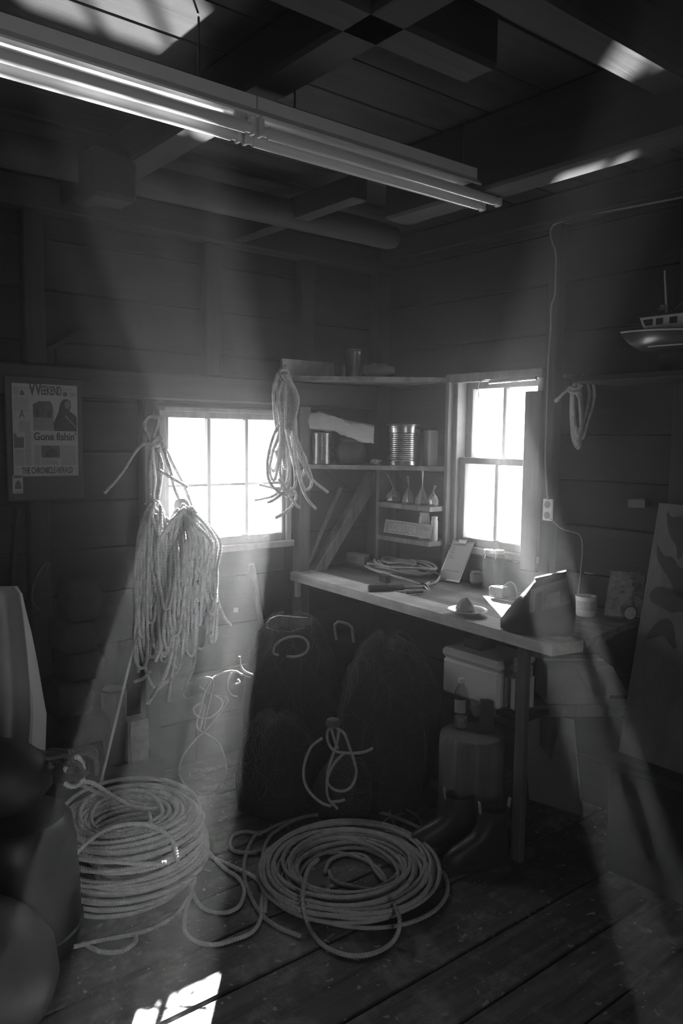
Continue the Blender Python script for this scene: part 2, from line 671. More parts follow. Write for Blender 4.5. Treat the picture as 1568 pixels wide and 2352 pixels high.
# ---- right wall (plane x = 0)
wr = MB()
wr.span((0.065, YMIN, -0.1), (0.085, W2[0], ZC + 0.05)).span((0.065, W2[1], -0.1), (0.085, 0.085, ZC + 0.05))
wr.span((0.065, W2[0], -0.1), (0.085, W2[1], W2[2])).span((0.065, W2[0], W2[3]), (0.085, W2[1], ZC + 0.05))
wr = structure(wr.build('wall_right', WY))
zs = [0.0, 0.20, 0.42, 0.62, 0.86, 1.02, 1.23, 1.43, 1.63, 1.87, 2.08, 2.30, 2.52, ZC]
for k in range(len(zs) - 1):
    z0, z1 = zs[k] + 0.003, zs[k + 1] - 0.003
    segs = [(-3.2, 0.036)]
    if z1 > W2[2] and z0 < W2[3]:
        segs = [(-3.2, W2[0]), (W2[1], 0.036)]
        if z0 < W2[2]:
            MB().span((0.04, W2[0] + 0.002, z0), (0.065, W2[1] - 0.002, W2[2]), 0.003).build('plank', WY, wr)
        if z1 > W2[3]:
            MB().span((0.04, W2[0] + 0.002, W2[3]), (0.065, W2[1] - 0.002, z1), 0.003).build('plank', WY, wr)
    for a, b in segs:
        j = random.uniform(0, 0.006)
        MB().span((0.038 + j, a, z0), (0.065, b, z1), 0.003).build('plank', WY, wr)

# ---- the two walls behind the camera and the ceiling
structure(MB().span((XMIN - 0.06, YMIN - 0.06, -0.1), (XMIN, 0.085, ZC + 0.05)).build('wall_side', WY))
# unseen doorway slit added behind the camera, sized for frontal daylight fill
DX0, DX1, DZ1 = -3.08, -2.78, 1.95
structure(MB().span((XMIN, YMIN - 0.06, -0.1), (DX0, YMIN, ZC + 0.05)).span((DX1, YMIN - 0.06, -0.1), (0.085, YMIN, ZC + 0.05)).span((DX0, YMIN - 0.06, DZ1), (DX1, YMIN, ZC + 0.05)).build('wall_back', WX))
dj = MB().span((DX0 - 0.05, YMIN - 0.08, 0), (DX0, YMIN + 0.03, DZ1), 0.004).span((DX1, YMIN - 0.08, 0), (DX1 + 0.05, YMIN + 0.03, DZ1), 0.004).span((DX0 - 0.05, YMIN - 0.08, DZ1), (DX1 + 0.05, YMIN + 0.03, DZ1 + 0.06), 0.004)
structure(dj.build('fill_door_1', WZ))
ce = structure(MB().span((XMIN, YMIN, ZC + 0.03), (0.10, 0.10, ZC + 0.07)).build('ceiling', CX))
y = 0.036
while y > -3.3:
    w = random.uniform(0.17, 0.23)
    MB().span((-3.4, y - w + 0.004, ZC + random.uniform(0, 0.006)), (0.036, y - 0.004, ZC + 0.03), 0.003).build('plank', CX, ce)
    y -= w
structure(MB().span((XMIN, YMIN, ZC), (0.10, y, ZC + 0.03)).build('trim_9', CX))

# ---- timbers of the frame
def timber(name, mb, mat):
    return structure(mb.build(name, mat))


timber('trim_1', MB().span((-3.4, -0.045, 1.763), (0.05, 0.038, 1.885), 0.008), BX)             # girt on the left wall
timber('trim_2', MB().span((-0.560, -0.035, 0.0), (-0.495, 0.038, 1.763), 0.006), LEGW)         # post right of window 1
timber('trim_3', MB().span((-1.425, -0.03, 0.0), (-1.350, 0.038, 1.763), 0.006), WZ)            # post left of window 1
timber('trim_4', MB().span((-1.93, -0.03, 0.0), (-1.845, 0.038, 1.763), 0.006), WZ)             # post under the poster board
for i, x in enumerate((-2.62, -1.93, -1.10, -0.55)):
    timber('trim_%d' % (20 + i), MB().span((x, -0.02, 1.885), (x + 0.085, 0.038, 2.50), 0.006), WZ)
timber('trim_5', MB().span((-0.02, -1.195, 0.0), (0.038, -1.135, ZC), 0.006), WZ)               # post right of window 2
timber('trim_6', MB().span((-0.035, -1.135, 1.0), (-0.005, -1.042, 1.822), 0.004), LEGW)      # board lapping window 2
timber('trim_7', MB().span((-0.01, -1.83, 0.0), (0.038, -1.74, ZC), 0.006), WZ)
timber('trim_8', MB().span((-0.05, -0.05, 0.0), (0.036, 0.036, ZC), 0.006), WZ)                     # corner post
# wall plates and ceiling beams
timber('beam_1', MB().span((-3.4, -0.06, 2.50), (0.036, 0.036, 2.62), 0.008), BX)
timber('beam_2', MB().span((-0.06, -4.6, 2.54), (0.036, 0.03, 2.66), 0.008), BY)
timber('beam_3', MB().span((-0.925, -4.6, 2.42), (-0.80, -1.06, 2.66), 0.010), BY)            # its underside catches the water light
# long pole with a rounded end
py_ = at_z(660, 492, 2.54).y
p0, p1 = Vector((-3.4, py_, 2.54)), Vector((at_z(962, 535, 2.54).x, py_, 2.54))
pole = MB()
pole.tube([p0, p0.lerp(p1, 0.5) + Vector((0, 0.01, 0.01)), p1 - Vector((0.06, 0, 0)), p1 - Vector((0.02, 0, 0)), p1], [0.060, 0.060, 0.056, 0.048, 0.025], 12)
timber('beam_4', pole, BX)
hb0, hb1 = at_z(110, 460, 2.47), at_z(240, 460, 2.47)
timber('beam_5', MB().span((hb0.x, py_ - 0.20, 2.40), (hb1.x, py_ - 0.07, 2.56), 0.012), BY)   # block hung under the pole
timber('beam_6', MB().span((-1.79, -3.4, 2.53), (-1.67, 0.03, 2.66), 0.01), BY)
timber('beam_7', MB().span((-3.4, -1.98, 2.53), (-1.36, -1.86, 2.66), 0.012), BX)
timber('beam_8', MB().span((-3.4, -2.26, 2.53), (-0.30, -2.14, 2.66), 0.012), BX)
timber('beam_9', MB().bar((-0.95, -0.02, 2.56), (-0.95, -0.95, 2.56), 0.07, 0.09), BY)
# braces on the left wall
timber('trim_10', MB().bar(at_y(722, 1318, 0.0), at_y(862, 1085, 0.0), 0.062, 0.07, up=(0, -1, 0), bev=0.004), BRACE)
timber('trim_11', MB().bar(at_y(704, 1300, -0.02), at_y(782, 1120, -0.02), 0.018, 0.018, up=(0, -1, 0), bev=0.002), BRACE)
timber('trim_12', MB().bar(at_y(72, 824, 0.02), at_y(190, 760, 0.02), 0.022, 0.02, up=(0, -1, 0), bev=0.002), WX)
timber('trim_13', MB().bar(at_y(752, 1072, 0.02), at_y(806, 1120, 0.02), 0.03, 0.02, up=(0, -1, 0), bev=0.002), WX)
timber('trim_14', MB().bar(at_x(1445, 1156, 0.02), at_x(1486, 1156, 0.02), 0.035, 0.03, up=(-1, 0, 0), bev=0.003), LEGW)

# ---- window 1: six panes, in the left wall
w1 = structure(MB().span((W1[0], -0.02, W1[2]), (W1[0] + 0.032, 0.085, W1[3]), 0.003).span((W1[1] - 0.032, -0.02, W1[2]), (W1[1], 0.085, W1[3]), 0.003)
               .span((W1[0], -0.02, W1[3] - 0.022), (W1[1], 0.085, W1[3]), 0.003).span((W1[0] - 0.01, -0.035, W1[2] - 0.02), (W1[1] + 0.01, 0.085, W1[2] + 0.012), 0.004)
               .build('window_1', FRAME))
gx0, gx1, gz0, gz1 = -1.289, -0.655, 1.112, 1.685
xs = [gx0, gx0 + (gx1 - gx0) / 3, gx0 + (gx1 - gx0) * 2 / 3, gx1]
zm = (gz0 + gz1) / 2 - 0.03
sash = MB()
sash.span((W1[0] + 0.032, -0.005, W1[2] + 0.012), (gx0, 0.035, W1[3] - 0.022), 0.003).span((gx1, -0.005, W1[2] + 0.012), (W1[1] - 0.032, 0.035, W1[3] - 0.022), 0.003)
sash.span((gx0, -0.005, gz1), (gx1, 0.035, W1[3] - 0.022), 0.003).span((gx0, -0.005, W1[2] + 0.012), (gx1, 0.035, gz0), 0.003)
sash.build('sash', FRAME, w1)
for x in xs[1:-1]:
    MB().span((x - 0.009, -0.004, gz0), (x + 0.009, 0.03, gz1), 0.003).build('muntin', FRAME, w1)
for i in range(3):
    a, b = xs[i] + (0.009 if i else 0), xs[i + 1] - (0.009 if i < 2 else 0)
    MB().span((a, -0.002, zm - 0.006), (b, 0.028, zm + 0.006), 0.002).build('muntin', FRAME, w1)
    for z0, z1 in ((gz0, zm - 0.006), (zm + 0.006, gz1)):
        MB().span((a, 0.012, z0), (b, 0.015, z1)).build('pane', GLASS, w1)

# ---- window 2: double hung, in the right wall
w2 = structure(MB().span((-0.02, W2[0], W2[2]), (0.085, W2[0] + 0.03, W2[3]), 0.003).span((-0.02, W2[1] - 0.03, W2[2]), (0.085, W2[1], W2[3]), 0.003)
               .span((-0.02, W2[0], W2[3] - 0.02), (0.085, W2[1], W2[3]), 0.003).span((-0.03, W2[0] - 0.01, W2[2] - 0.02), (0.085, W2[1] + 0.01, W2[2] + 0.012), 0.004)
               .build('window_2', FRAME))
MB().span((-0.028, W2[1], 1.0), (0.0, W2[1] + 0.045, 1.91), 0.003).build('casing', FRAME, w2)
MB().span((-0.03, W2[0], 1.88), (0.0, W2[1] + 0.045, 1.925), 0.003).build('casing', FRAME, w2)
for (z0, z1, dx) in ((1.485, 1.895, 0.045), (1.072, 1.512, 0.0)):
    a, b = -1.100, -0.615
    sa = MB()
    st = 0.042
    zt = z1 - (0.045 if dx else 0.032)
    zb = z0 + (0.027 if dx else 0.04)
    sa.span((dx, a, z0), (dx + 0.035, a + st, z1), 0.003).span((dx, b - st, z0), (dx + 0.035, b, z1), 0.003)
    sa.span((dx, a + st, zt), (dx + 0.035, b - st, z1), 0.003).span((dx, a + st, z0), (dx + 0.035, b - st, zb), 0.003)
    s_ = sa.build('sash', FRAME, w2)
    ym = (a + b) / 2
    MB().span((dx + 0.002, ym - 0.010, zb), (dx + 0.03, ym + 0.010, zt), 0.003).build('muntin', FRAME, s_)
    for q0, q1 in ((a + st, ym - 0.010), (ym + 0.010, b - st)):
        MB().span((dx + 0.016, q0, zb), (dx + 0.019, q1, zt)).build('pane', GLASS, s_)
rl = MB().tube([(-0.045, -1.11, 1.878), (-0.045, -0.84, 1.872)], 0.009, 10)
rl = tag(rl.build('blind_roller', PLASTIC), 'thin white roller tube across the top of the tall window', 'blind roller')
MB().tube(spline([(-0.045, -0.85, 1.885), (-0.05, -0.80, 1.885), (-0.05, -0.775, 1.86), (-0.045, -0.775, 1.80)], 0.02), 0.0025, 6).build('pull_cord', CORD, rl)

# ================================================================== THINGS
def V3(*a):
    return Vector(a)


def pxpath(pts, f):
    """sight-line points -> world points; f(px, py) places each"""
    return [f(*p) for p in pts]


# ---------------------------------------------------------------- fluorescent fixtures under the ceiling
FZ = 2.41
fy = at_z(700, 345, FZ).y
fx1 = at_z(1118, 474, FZ).x
fxm = at_z(563, 312, FZ).x
TL = fx1 - fxm


def fluorescent(x0, x1, label):
    t = thing('fluorescent_light', label, 'ceiling light', (x0, fy, FZ), 'double tube lights end to end')
    ch = MB()
    prof = [(-0.062, 0.030), (-0.040, 0.052), (-0.040, 0.085), (0.040, 0.085), (0.040, 0.052), (0.062, 0.030), (0.058, 0.026), (0.018, 0.044), (-0.018, 0.044), (-0.058, 0.026)]
    ch.loft([[(x, fy + a, FZ + b) for a, b in prof[::-1]] for x in (x0 + 0.002, x1 - 0.002)])
    ch.build('housing', ENAMEL, t, smooth=30)
    for s in (-1, 1):
        yy = fy + s * 0.036
        tb = MB()
        tb.lathe([(0.006, 0.018), (0.0125, 0.020), (0.0125, 0.034), (0.0165, 0.036), (0.0165, TL - 0.036), (0.0125, TL - 0.034), (0.0125, TL - 0.020), (0.006, TL - 0.018)],
                 (x0, yy, FZ), 16, Matrix.Rotation(PI / 2, 3, 'Y'))
        tb.build('tube', TUBEG, t)
        for x in (x0 + 0.012, x1 - 0.012):
            MB().span((x - 0.008, yy - 0.014, FZ - 0.016), (x + 0.008, yy + 0.014, FZ + 0.036), 0.004).build('lamp_holder', PLASTIC, t)
    for x in (x0 + 0.15, x1 - 0.15):
        MB().tube([(x, fy, FZ + 0.08), (x, fy, ZC)], 0.003, 6).build('hanger', STEEL, t)
    return t


fluorescent(fxm, fx1, 'white double tube light whose far end stops near the corner')
fluorescent(fxm - TL, fxm, 'white double tube light crossing the upper left edge, nearer of the two')

# ---------------------------------------------------------------- poster board with newspaper page
bl, br = at_y(10, 862, -0.062), at_y(192, 1145, -0.062)
pb = thing('poster_board', 'dark board on the plank wall carrying the newspaper front page', 'board', (bl.x, -0.06, br.z))
MB().span((bl.x, -0.066, br.z), (br.x, -0.047, bl.z), 0.003).build('backing', BOARDK, pb)
n0, n1 = at_y(26, 879, -0.066), at_y(180, 1092, -0.066)
np_ = thing('newspaper', 'newspaper front page headed WEEKEND with the headline Gone fishin', 'newspaper', (n0.x, -0.067, n1.z))
MB().span((n0.x, -0.0675, n1.z), (n1.x, -0.0662, n0.z)).build('page', PAPER, np_, smooth=0)
NW, NH = n1.x - n0.x, n0.z - n1.z


def npos(u, v, d=0.0):          # u right 0..1, v down 0..1
    return V3(n0.x + u * NW, -0.0677 - d, n0.z - v * NH)


def nbox(u0, v0, u1, v1, mat, name, d=0.0):
    a, b = npos(u0, v0), npos(u1, v1)
    return MB().span((a.x, -0.0679 - d, b.z), (b.x, -0.0675 - d, a.z)).build(name, mat, np_, smooth=0)


def npoly(pts, mat, name, d=0.0):
    P = [(u * NW, -v * NH) for u, v in pts]
    if sum(P[i][0] * P[(i + 1) % len(P)][1] - P[(i + 1) % len(P)][0] * P[i][1] for i in range(len(P))) < 0:
        P = P[::-1]
    return MB().prism(P, (n0.x, -0.0675 - d, n0.z), (1, 0, 0), (0, 0, 1), 0.0004).build(name, mat, np_, smooth=0)


EX, EZ = (1, 0, 0), (0, 0, 1)
lettering('W', 0.088, npos(0.245, 0.120), EX, EZ, INK, np_, 'headline', width=0.056, bold=0.0006)
lettering('EEKEND', 0.052, npos(0.435, 0.112), EX, EZ, INK, np_, 'headline', width=0.082, bold=0.0007)
lettering("Gone fishin'", 0.044, npos(0.31, 0.605), EX, EZ, INK, np_, 'headline', width=0.172, bold=0.0009)
lettering('THE CHRONICLE-HERALD', 0.036, npos(0.125, 0.968), EX, EZ, INK, np_, 'masthead', width=0.205, bold=0.0005)
lettering('A', 0.05, npos(0.10, 0.375), EX, EZ, INKG, np_, 'headline', width=0.022)
# printed pictures: shed, figure in a dark coat, small views
npoly([(0.31, 0.31), (0.31, 0.22), (0.40, 0.185), (0.57, 0.18), (0.615, 0.24), (0.615, 0.36), (0.31, 0.36)], INKG, 'picture')
npoly([(0.355, 0.28), (0.395, 0.27), (0.395, 0.35), (0.36, 0.35)], INK, 'picture', 0.0003)
npoly([(0.53, 0.30), (0.575, 0.30), (0.575, 0.36), (0.53, 0.36)], INK, 'picture', 0.0003)
nbox(0.31, 0.36, 0.62, 0.50, INKL, 'picture')
npoly([(0.63, 0.505), (0.615, 0.42), (0.66, 0.36), (0.70, 0.30), (0.73, 0.20), (0.78, 0.155), (0.85, 0.15), (0.895, 0.18), (0.90, 0.24), (0.87, 0.28),
       (0.93, 0.31), (0.985, 0.345), (0.985, 0.505)], INK, 'picture')
npoly([(0.80, 0.19), (0.845, 0.165), (0.885, 0.19), (0.885, 0.235), (0.85, 0.265), (0.805, 0.245)], INKL, 'picture', 0.0003)
npoly([(0.79, 0.335), (0.81, 0.325), (0.97, 0.445), (0.985, 0.48), (0.95, 0.455)], INKL, 'picture', 0.0003)
nbox(0.42, 0.665, 0.71, 0.80, INKG, 'picture')
npoly([(0.48, 0.79), (0.50, 0.73), (0.56, 0.69), (0.63, 0.70), (0.68, 0.78)], INK, 'picture', 0.0003)
npoly([(0.015, 0.53), (0.04, 0.54), (0.07, 0.58), (0.16, 0.57), (0.16, 0.69), (0.015, 0.69)], INKG, 'picture')
npoly([(0.115, 0.125), (0.125, 0.085), (0.15, 0.065), (0.175, 0.085), (0.19, 0.125)], INKG, 'picture')
npoly([(0.81 + 0.035 * math.cos(a * PI / 5), 0.098 + 0.025 * math.sin(a * PI / 5)) for a in range(10)], INKG, 'picture')
lines = MB()
for (u0, u1, v0, v1, dv) in ((0.02, 0.26, 0.16, 0.29, 0.018), (0.09, 0.27, 0.40, 0.52, 0.012), (0.18, 0.27, 0.52, 0.88, 0.011), (0.31, 0.41, 0.665, 0.88, 0.011),
                             (0.72, 0.98, 0.665, 0.88, 0.011), (0.42, 0.70, 0.815, 0.88, 0.011), (0.02, 0.17, 0.71, 0.88, 0.011), (0.01, 0.99, 0.045, 0.05, 0.02),
                             (0.88, 0.99, 0.08, 0.12, 0.012), (0.02, 0.10, 0.06, 0.13, 0.012), (0.02, 0.98, 0.915, 0.92, 0.02), (0.02, 0.98, 0.985, 0.99, 0.02)):
    v = v0
    while v < v1:
        e = u1 - random.uniform(0, 0.03) * (u1 - u0) * 4
        a, b = npos(u0, v), npos(e, v + 0.0055)
        lines.span((a.x, -0.0679, b.z), (b.x, -0.0675, a.z))
        v += dv
lines = lines.build('text_lines', INKL, np_, smooth=0)
lines['kind'] = 'stuff'
s0, s1 = at_y(28, 1092, -0.066), at_y(53, 1133, -0.066)
sc = thing('newspaper_clipping', 'small clipping hanging below the newspaper page on the board', 'clipping', (s0.x, -0.067, s1.z))
MB().span((s0.x, -0.0675, s1.z), (s1.x, -0.0662, s0.z)).build('page', PAPER, sc, smooth=0)
MB().prism([(0.008, -0.055), (0.012, -0.03), (0.022, -0.018), (0.032, -0.028), (0.036, -0.055)], (s0.x, -0.0676, s0.z), EX, EZ, 0.0004).build('picture', INKG, sc, smooth=0)
lettering('News', 0.014, V3(s0.x + 0.005, -0.0678, s0.z - 0.012), EX, EZ, INK, sc, 'headline', width=0.030)
MB().prism([(0.005, -0.066), (0.038, -0.066), (0.038, -0.069), (0.005, -0.069)][::-1], (s0.x, -0.0676, s0.z), EX, EZ, 0.0004).build('text_lines', INKL, sc, smooth=0)

# ---------------------------------------------------------------- big hanging rope bundle left of window 1
RR = 0.0085


def wallp(px, py, d):           # a point standing d in front of the left wall
    return at_y(px, py, -d)


hk = wallp(347, 955, 0.06)
hb = thing('hanging_rope_bundle', 'large bundle of pale rope hanks hanging beside the six-pane window', 'rope', (hk.x, -0.2, 0.5))
MB().tube([(hk.x, 0.02, hk.z - 0.01), (hk.x, -0.07, hk.z - 0.01), (hk.x, -0.085, hk.z + 0.02)], 0.004, 8).build('hook', STEEL, hb)
loop = pxpath([(352, 1060), (346, 1020), (333, 985), (334, 964), (348, 955), (358, 960), (362, 958), (361, 975), (352, 1005), (350, 1040), (356, 1100), (352, 1140), (356, 1180)], lambda a, b: wallp(a, b, 0.09))
loop2 = pxpath([(345, 1150), (343, 1080), (347, 1030), (352, 1012), (362, 1008), (370, 1016), (382, 1035), (396, 1065), (412, 1095), (428, 1130), (440, 1165), (452, 1210)], lambda a, b: wallp(a, b, 0.13))
tails = [pxpath([(358, 1025), (340, 1018), (326, 1022), (305, 1045), (285, 1078), (262, 1108), (239, 1133)], lambda a, b: wallp(a, b, 0.13)),
         pxpath([(362, 1078), (380, 1090), (405, 1104), (430, 1119)], lambda a, b: wallp(a, b, 0.19)),
         pxpath([(352, 1015), (366, 1003), (372, 1012), (362, 1024), (350, 1018), (358, 1006), (368, 1010)], lambda a, b: wallp(a, b, 0.12)),
         pxpath([(372, 1020), (384, 1060), (392, 1085), (400, 1120), (412, 1150)], lambda a, b: wallp(a, b, 0.16)),
         pxpath([(360, 1030), (372, 1070), (368, 1110), (362, 1150)], lambda a, b: wallp(a, b, 0.15))]
rope('hanging_loop', [loop, loop2] + tails, RR, ROPEH, hb, step=0.0034, seg=12)


def hank(name, top, d0, xl, xr, ybot, n, seed, spread_y=1235):
    """strands gathered at `top` (px), spreading to xl..xr (px) and hanging to about ybot"""
    r = random.Random(seed)
    paths = []
    for i in range(n):
        f = (i + 0.5) / n
        dx = d0 + r.uniform(-0.06, 0.10)
        xm = xl + (xr - xl) * min(1, max(0, f + r.uniform(-0.08, 0.08)))
        xb = xm + r.uniform(-14, 14)
        yb = ybot + r.uniform(-170, 30)
        t = (top[0] + r.uniform(-14, 14), top[1] + r.uniform(-8, 22))
        a = [(t[0] + r.uniform(-6, 6), t[1]), (t[0] + (xm - t[0]) * 0.55, t[1] + 38 + r.uniform(-6, 12)), (xm, spread_y + r.uniform(-15, 40)),
             (xm + r.uniform(-6, 6), (spread_y + yb) / 2), (xb, yb - 40)]
        wdt = r.uniform(12, 34) * r.choice((-1, 1))
        x2 = min(xr + 6, max(xl - 6, xb + wdt))
        a += [(xb + (x2 - xb) * 0.25, yb - 6), (xb + (x2 - xb) * 0.75, yb - 4), (x2, yb - 44), (x2 + r.uniform(-8, 8), (spread_y + yb) / 2), (x2 + r.uniform(-8, 8), spread_y + 10),
              (t[0] + (x2 - t[0]) * 0.5, t[1] + 34), (t[0] + r.uniform(-8, 8), t[1] + 4)]
        m = len(a)
        paths.append([wallp(q[0], q[1], dx + 0.06 * math.sin(PI * k / (m - 1)) + (0.03 if k > m / 2 else 0)) for k, q in enumerate(a)])
    return paths


rope('hank', hank('hank', (352, 1158), 0.14, 318, 412, 1520, 28, 3), RR, ROPEH, hb, step=0.0048, seg=9, lay=2.3)
rope('hank', hank('hank', (418, 1158), 0.19, 372, 492, 1490, 30, 5), RR, ROPEH, hb, step=0.0048, seg=9, lay=2.3)
ends = []
for pts, d in (([(330, 1200), (322, 1320), (318, 1440), (322, 1490), (340, 1555), (352, 1580)], 0.24),
               ([(392, 1220), (398, 1380), (396, 1480), (380, 1550), (360, 1585), (338, 1618)], 0.30),
               ([(405, 1240), (410, 1400), (402, 1500), (392, 1560), (387, 1612)], 0.28),
               ([(425, 1240), (432, 1420), (420, 1500), (404, 1545), (366, 1580)], 0.27),
               ([(330, 1250), (315, 1400), (312, 1470), (318, 1545)], 0.22),
               ([(345, 1540), (330, 1558), (308, 1567)], 0.25),
               ([(372, 1495), (360, 1500), (392, 1500)], 0.29),
               ([(455, 1210), (480, 1255), (486, 1290), (492, 1340), (500, 1380), (515, 1418), (530, 1437)], 0.24),
               ([(440, 1165), (468, 1230), (484, 1272), (478, 1285), (470, 1278), (484, 1268)], 0.22),
               ([(360, 1180), (372, 1300), (378, 1420), (370, 1480), (356, 1520)], 0.30),
               ([(440, 1250), (452, 1400), (446, 1520), (428, 1570)], 0.25)):
    ends.append(pxpath(pts, lambda a, b: wallp(a, b, d)))
rope('rope_tail', ends, RR, ROPEH, hb, step=0.0034, seg=12)
# frayed whippings where the hanks are tied
for (x, y_, d) in ((352, 1162, 0.15), (418, 1160, 0.20)):
    c = wallp(x, y_, d)
    MB().lathe([(0.02, -0.03), (0.034, -0.015), (0.036, 0.0), (0.030, 0.018), (0.016, 0.03)], c, 14).build('lashing', ROPEH, hb)

# ---------------------------------------------------------------- hanging rope bunch at the right edge of window 1
hk = wallp(650, 852, 0.06)
rb = thing('hanging_rope_bunch', 'pale rope bunch with loose ends hanging from the wall beam', 'rope', (hk.x, -0.1, 1.2))
MB().tube([(hk.x, 0.0, hk.z + 0.01), (hk.x, -0.07, hk.z + 0.005), (hk.x, -0.08, hk.z + 0.03)], 0.004, 8).build('nail', STEEL, rb)
P = []
rr = random.Random(11)
for i in range(9):
    f = i / 8.0
    xo = 630 + 46 * f
    d = 0.075 + 0.06 * rr.random()
    yb = 1085 + rr.uniform(-30, 55)
    xb = 612 + 82 * f + rr.uniform(-8, 8)
    x2 = xb + rr.uniform(10, 26)
    a = [(648 + rr.uniform(-4, 8), 856 + rr.uniform(0, 10)), (xo + rr.uniform(-4, 4), 905 + rr.uniform(-10, 10)), (640 + 34 * f, 985 + rr.uniform(-10, 10)), ((xb + 652) / 2 * 0.4 + xb * 0.6, 1040), (xb, yb - 22),
         ((xb + x2) / 2, yb + 2), (x2, yb - 26), (645 + 32 * f, 990), (xo + 8, 915), (652 + rr.uniform(-4, 6), 858)]
    P.append([wallp(q[0], q[1], d + (0.02 if k > 5 else 0)) for k, q in enumerate(a)])
rope('hank', P, RR, ROPEH, rb, step=0.0034, seg=12)
P = []
for pts, d in (([(640, 975), (625, 1010), (614, 1060), (618, 1105), (640, 1130), (662, 1140)], 0.16),
               ([(670, 985), (682, 1030), (695, 1065), (715, 1100), (753, 1131)], 0.15),
               ([(672, 990), (680, 1060), (690, 1110), (705, 1145), (725, 1169)], 0.17),
               ([(668, 1120), (680, 1140), (668, 1165), (650, 1180), (632, 1190)], 0.17),
               ([(650, 1115), (630, 1138), (600, 1146), (584, 1149)], 0.13),
               ([(660, 1110), (640, 1122), (615, 1118), (594, 1113)], 0.12),
               ([(655, 1128), (640, 1140), (626, 1150), (614, 1154)], 0.16),
               ([(640, 1100), (660, 1130), (672, 1137), (678, 1130), (668, 1127), (664, 1137), (680, 1160), (688, 1166)], 0.18),
               ([(636, 990), (630, 950), (628, 900), (634, 868), (644, 852), (656, 850), (664, 862), (672, 900), (678, 960), (680, 1000)], 0.12),
               ([(658, 985), (664, 1020), (674, 1060), (678, 1110), (670, 1128)], 0.19),
               ([(634, 885), (637, 862), (650, 846), (660, 856), (650, 872), (638, 866), (645, 850)], 0.11)):
    P.append(pxpath(pts, lambda a, b: wallp(a, b, d)))
rope('rope_tail', P, RR, ROPEH, rb, step=0.0034, seg=12)

# ---------------------------------------------------------------- rope coil on the right wall
def rwp(px, py, d):
    return at_x(px, py, -d)


rc = thing('hanging_rope_coil', 'small rope coil with a short whipped end hanging on the plank wall', 'rope', tuple(rwp(1330, 1030, 0.05)))
P = []
rr = random.Random(4)
for i in range(6):
    f = i / 5
    yb = 1032 - 30 * f + rr.uniform(-4, 4)
    P.append([rwp(a, b, 0.03 + 0.010 * i) for a, b in ((1326, 868), (1314 + 3 * f, 892), (1311 + 6 * f, 930), (1312 + 8 * f, 975), (1316 + 7 * f, yb - 20), (1327, yb), (1335 - 2 * f, yb - 22),
                                                    (1337 - 3 * f, 985), (1337 - 5 * f, 940), (1334 - 4 * f, 900), (1329, 868))])
for i, xo in enumerate((-8, 4)):
    P.append([rwp(a, b, 0.04 + 0.016 * i) for a, b in ((1330, 872), (1346 + xo, 864), (1356 + xo, 874), (1361 + xo, 905), (1357 + xo, 935), (1350 + xo * 0.6, 960), (1344 + xo * 0.3, 985), (1338, 1010))])
P.append([rwp(a, b, 0.085) for a, b in ((1336, 985), (1334, 945), (1330, 915), (1320, 900), (1309, 893), (1299, 899), (1288, 909), (1279, 918))])
P.append([rwp(a, b, 0.09) for a, b in ((1337, 885), (1324, 893), (1308, 889), (1306, 898), (1318, 902), (1332, 900))])
rope('coil', P, RR * 0.8, ROPEH, rc, step=0.0034, seg=12)
e0 = rwp(1281, 917, 0.085)
MB().tube([e0, e0 + (rwp(1275, 922, 0.085) - e0)], 0.0085, 10).build('whipped_end', WHITE, rc)
MB().tube([(0.02, -1.30, 1.875), (-0.10, -1.30, 1.875)], 0.006, 8).build('peg', STEEL, rc)

# ---------------------------------------------------------------- big coil on the floor
C0 = V3(-1.205, -1.225, 0)
u_v = V3(C0.x - CAM.x, C0.y - CAM.y, 0).normalized()          # away from the viewer
r_v = V3(u_v.y, -u_v.x, 0)                                    # to the right


def coil_points(c, lanes, wob, ph0=0.0, tilt=0.0, seed=1, per=36):
    """lanes: list of (radius, z); one turn per lane, joined smoothly"""
    rg = np.random.default_rng(seed)
    n = len(lanes)
    pts = []
    Rr = np.array([l[0] for l in lanes])
    Zz = np.array([l[1] for l in lanes])
    ox = rg.normal(0, wob, n + 1)
    oy = rg.normal(0, wob, n + 1)
    el = rg.normal(0, wob * 0.9, n + 1)
    ea = rg.uniform(0, PI, n + 1)
    tl = rg.normal(0, tilt, n + 1)
    ta = rg.uniform(0, 2 * PI, n + 1)
    for k in range((n - 1) * per):
        t = k / per
        i = int(t)
        f = t - i
        f = f * f * (3 - 2 * f)
        L = lambda a: a[i] * (1 - f) + a[i + 1] * f
        th = 2 * PI * t + ph0
        rad = L(Rr) + L(el) * math.cos(2 * (th - ea[i] * 0 - 0.7))
        z = L(Zz) + L(tl) * math.cos(th + 1.0) + abs(L(tl))
        pts.append(c + r_v * (rad * math.cos(th) + L(ox)) + u_v * (rad * math.sin(th) + L(oy)) + V3(0, 0, z))
    return pts


FR = 0.0080
lanes = []
for layer in range(4):
    rs = list(np.arange(0.165 + 0.014 * layer, 0.335 - 0.008 * layer, 0.0172))
    if layer % 2:
        rs = rs[::-1]
    lanes += [(r_, FR + layer * 0.0145) for r_ in rs]
pts = coil_points(C0, lanes, 0.015, 0.5, 0.006, seed=3)
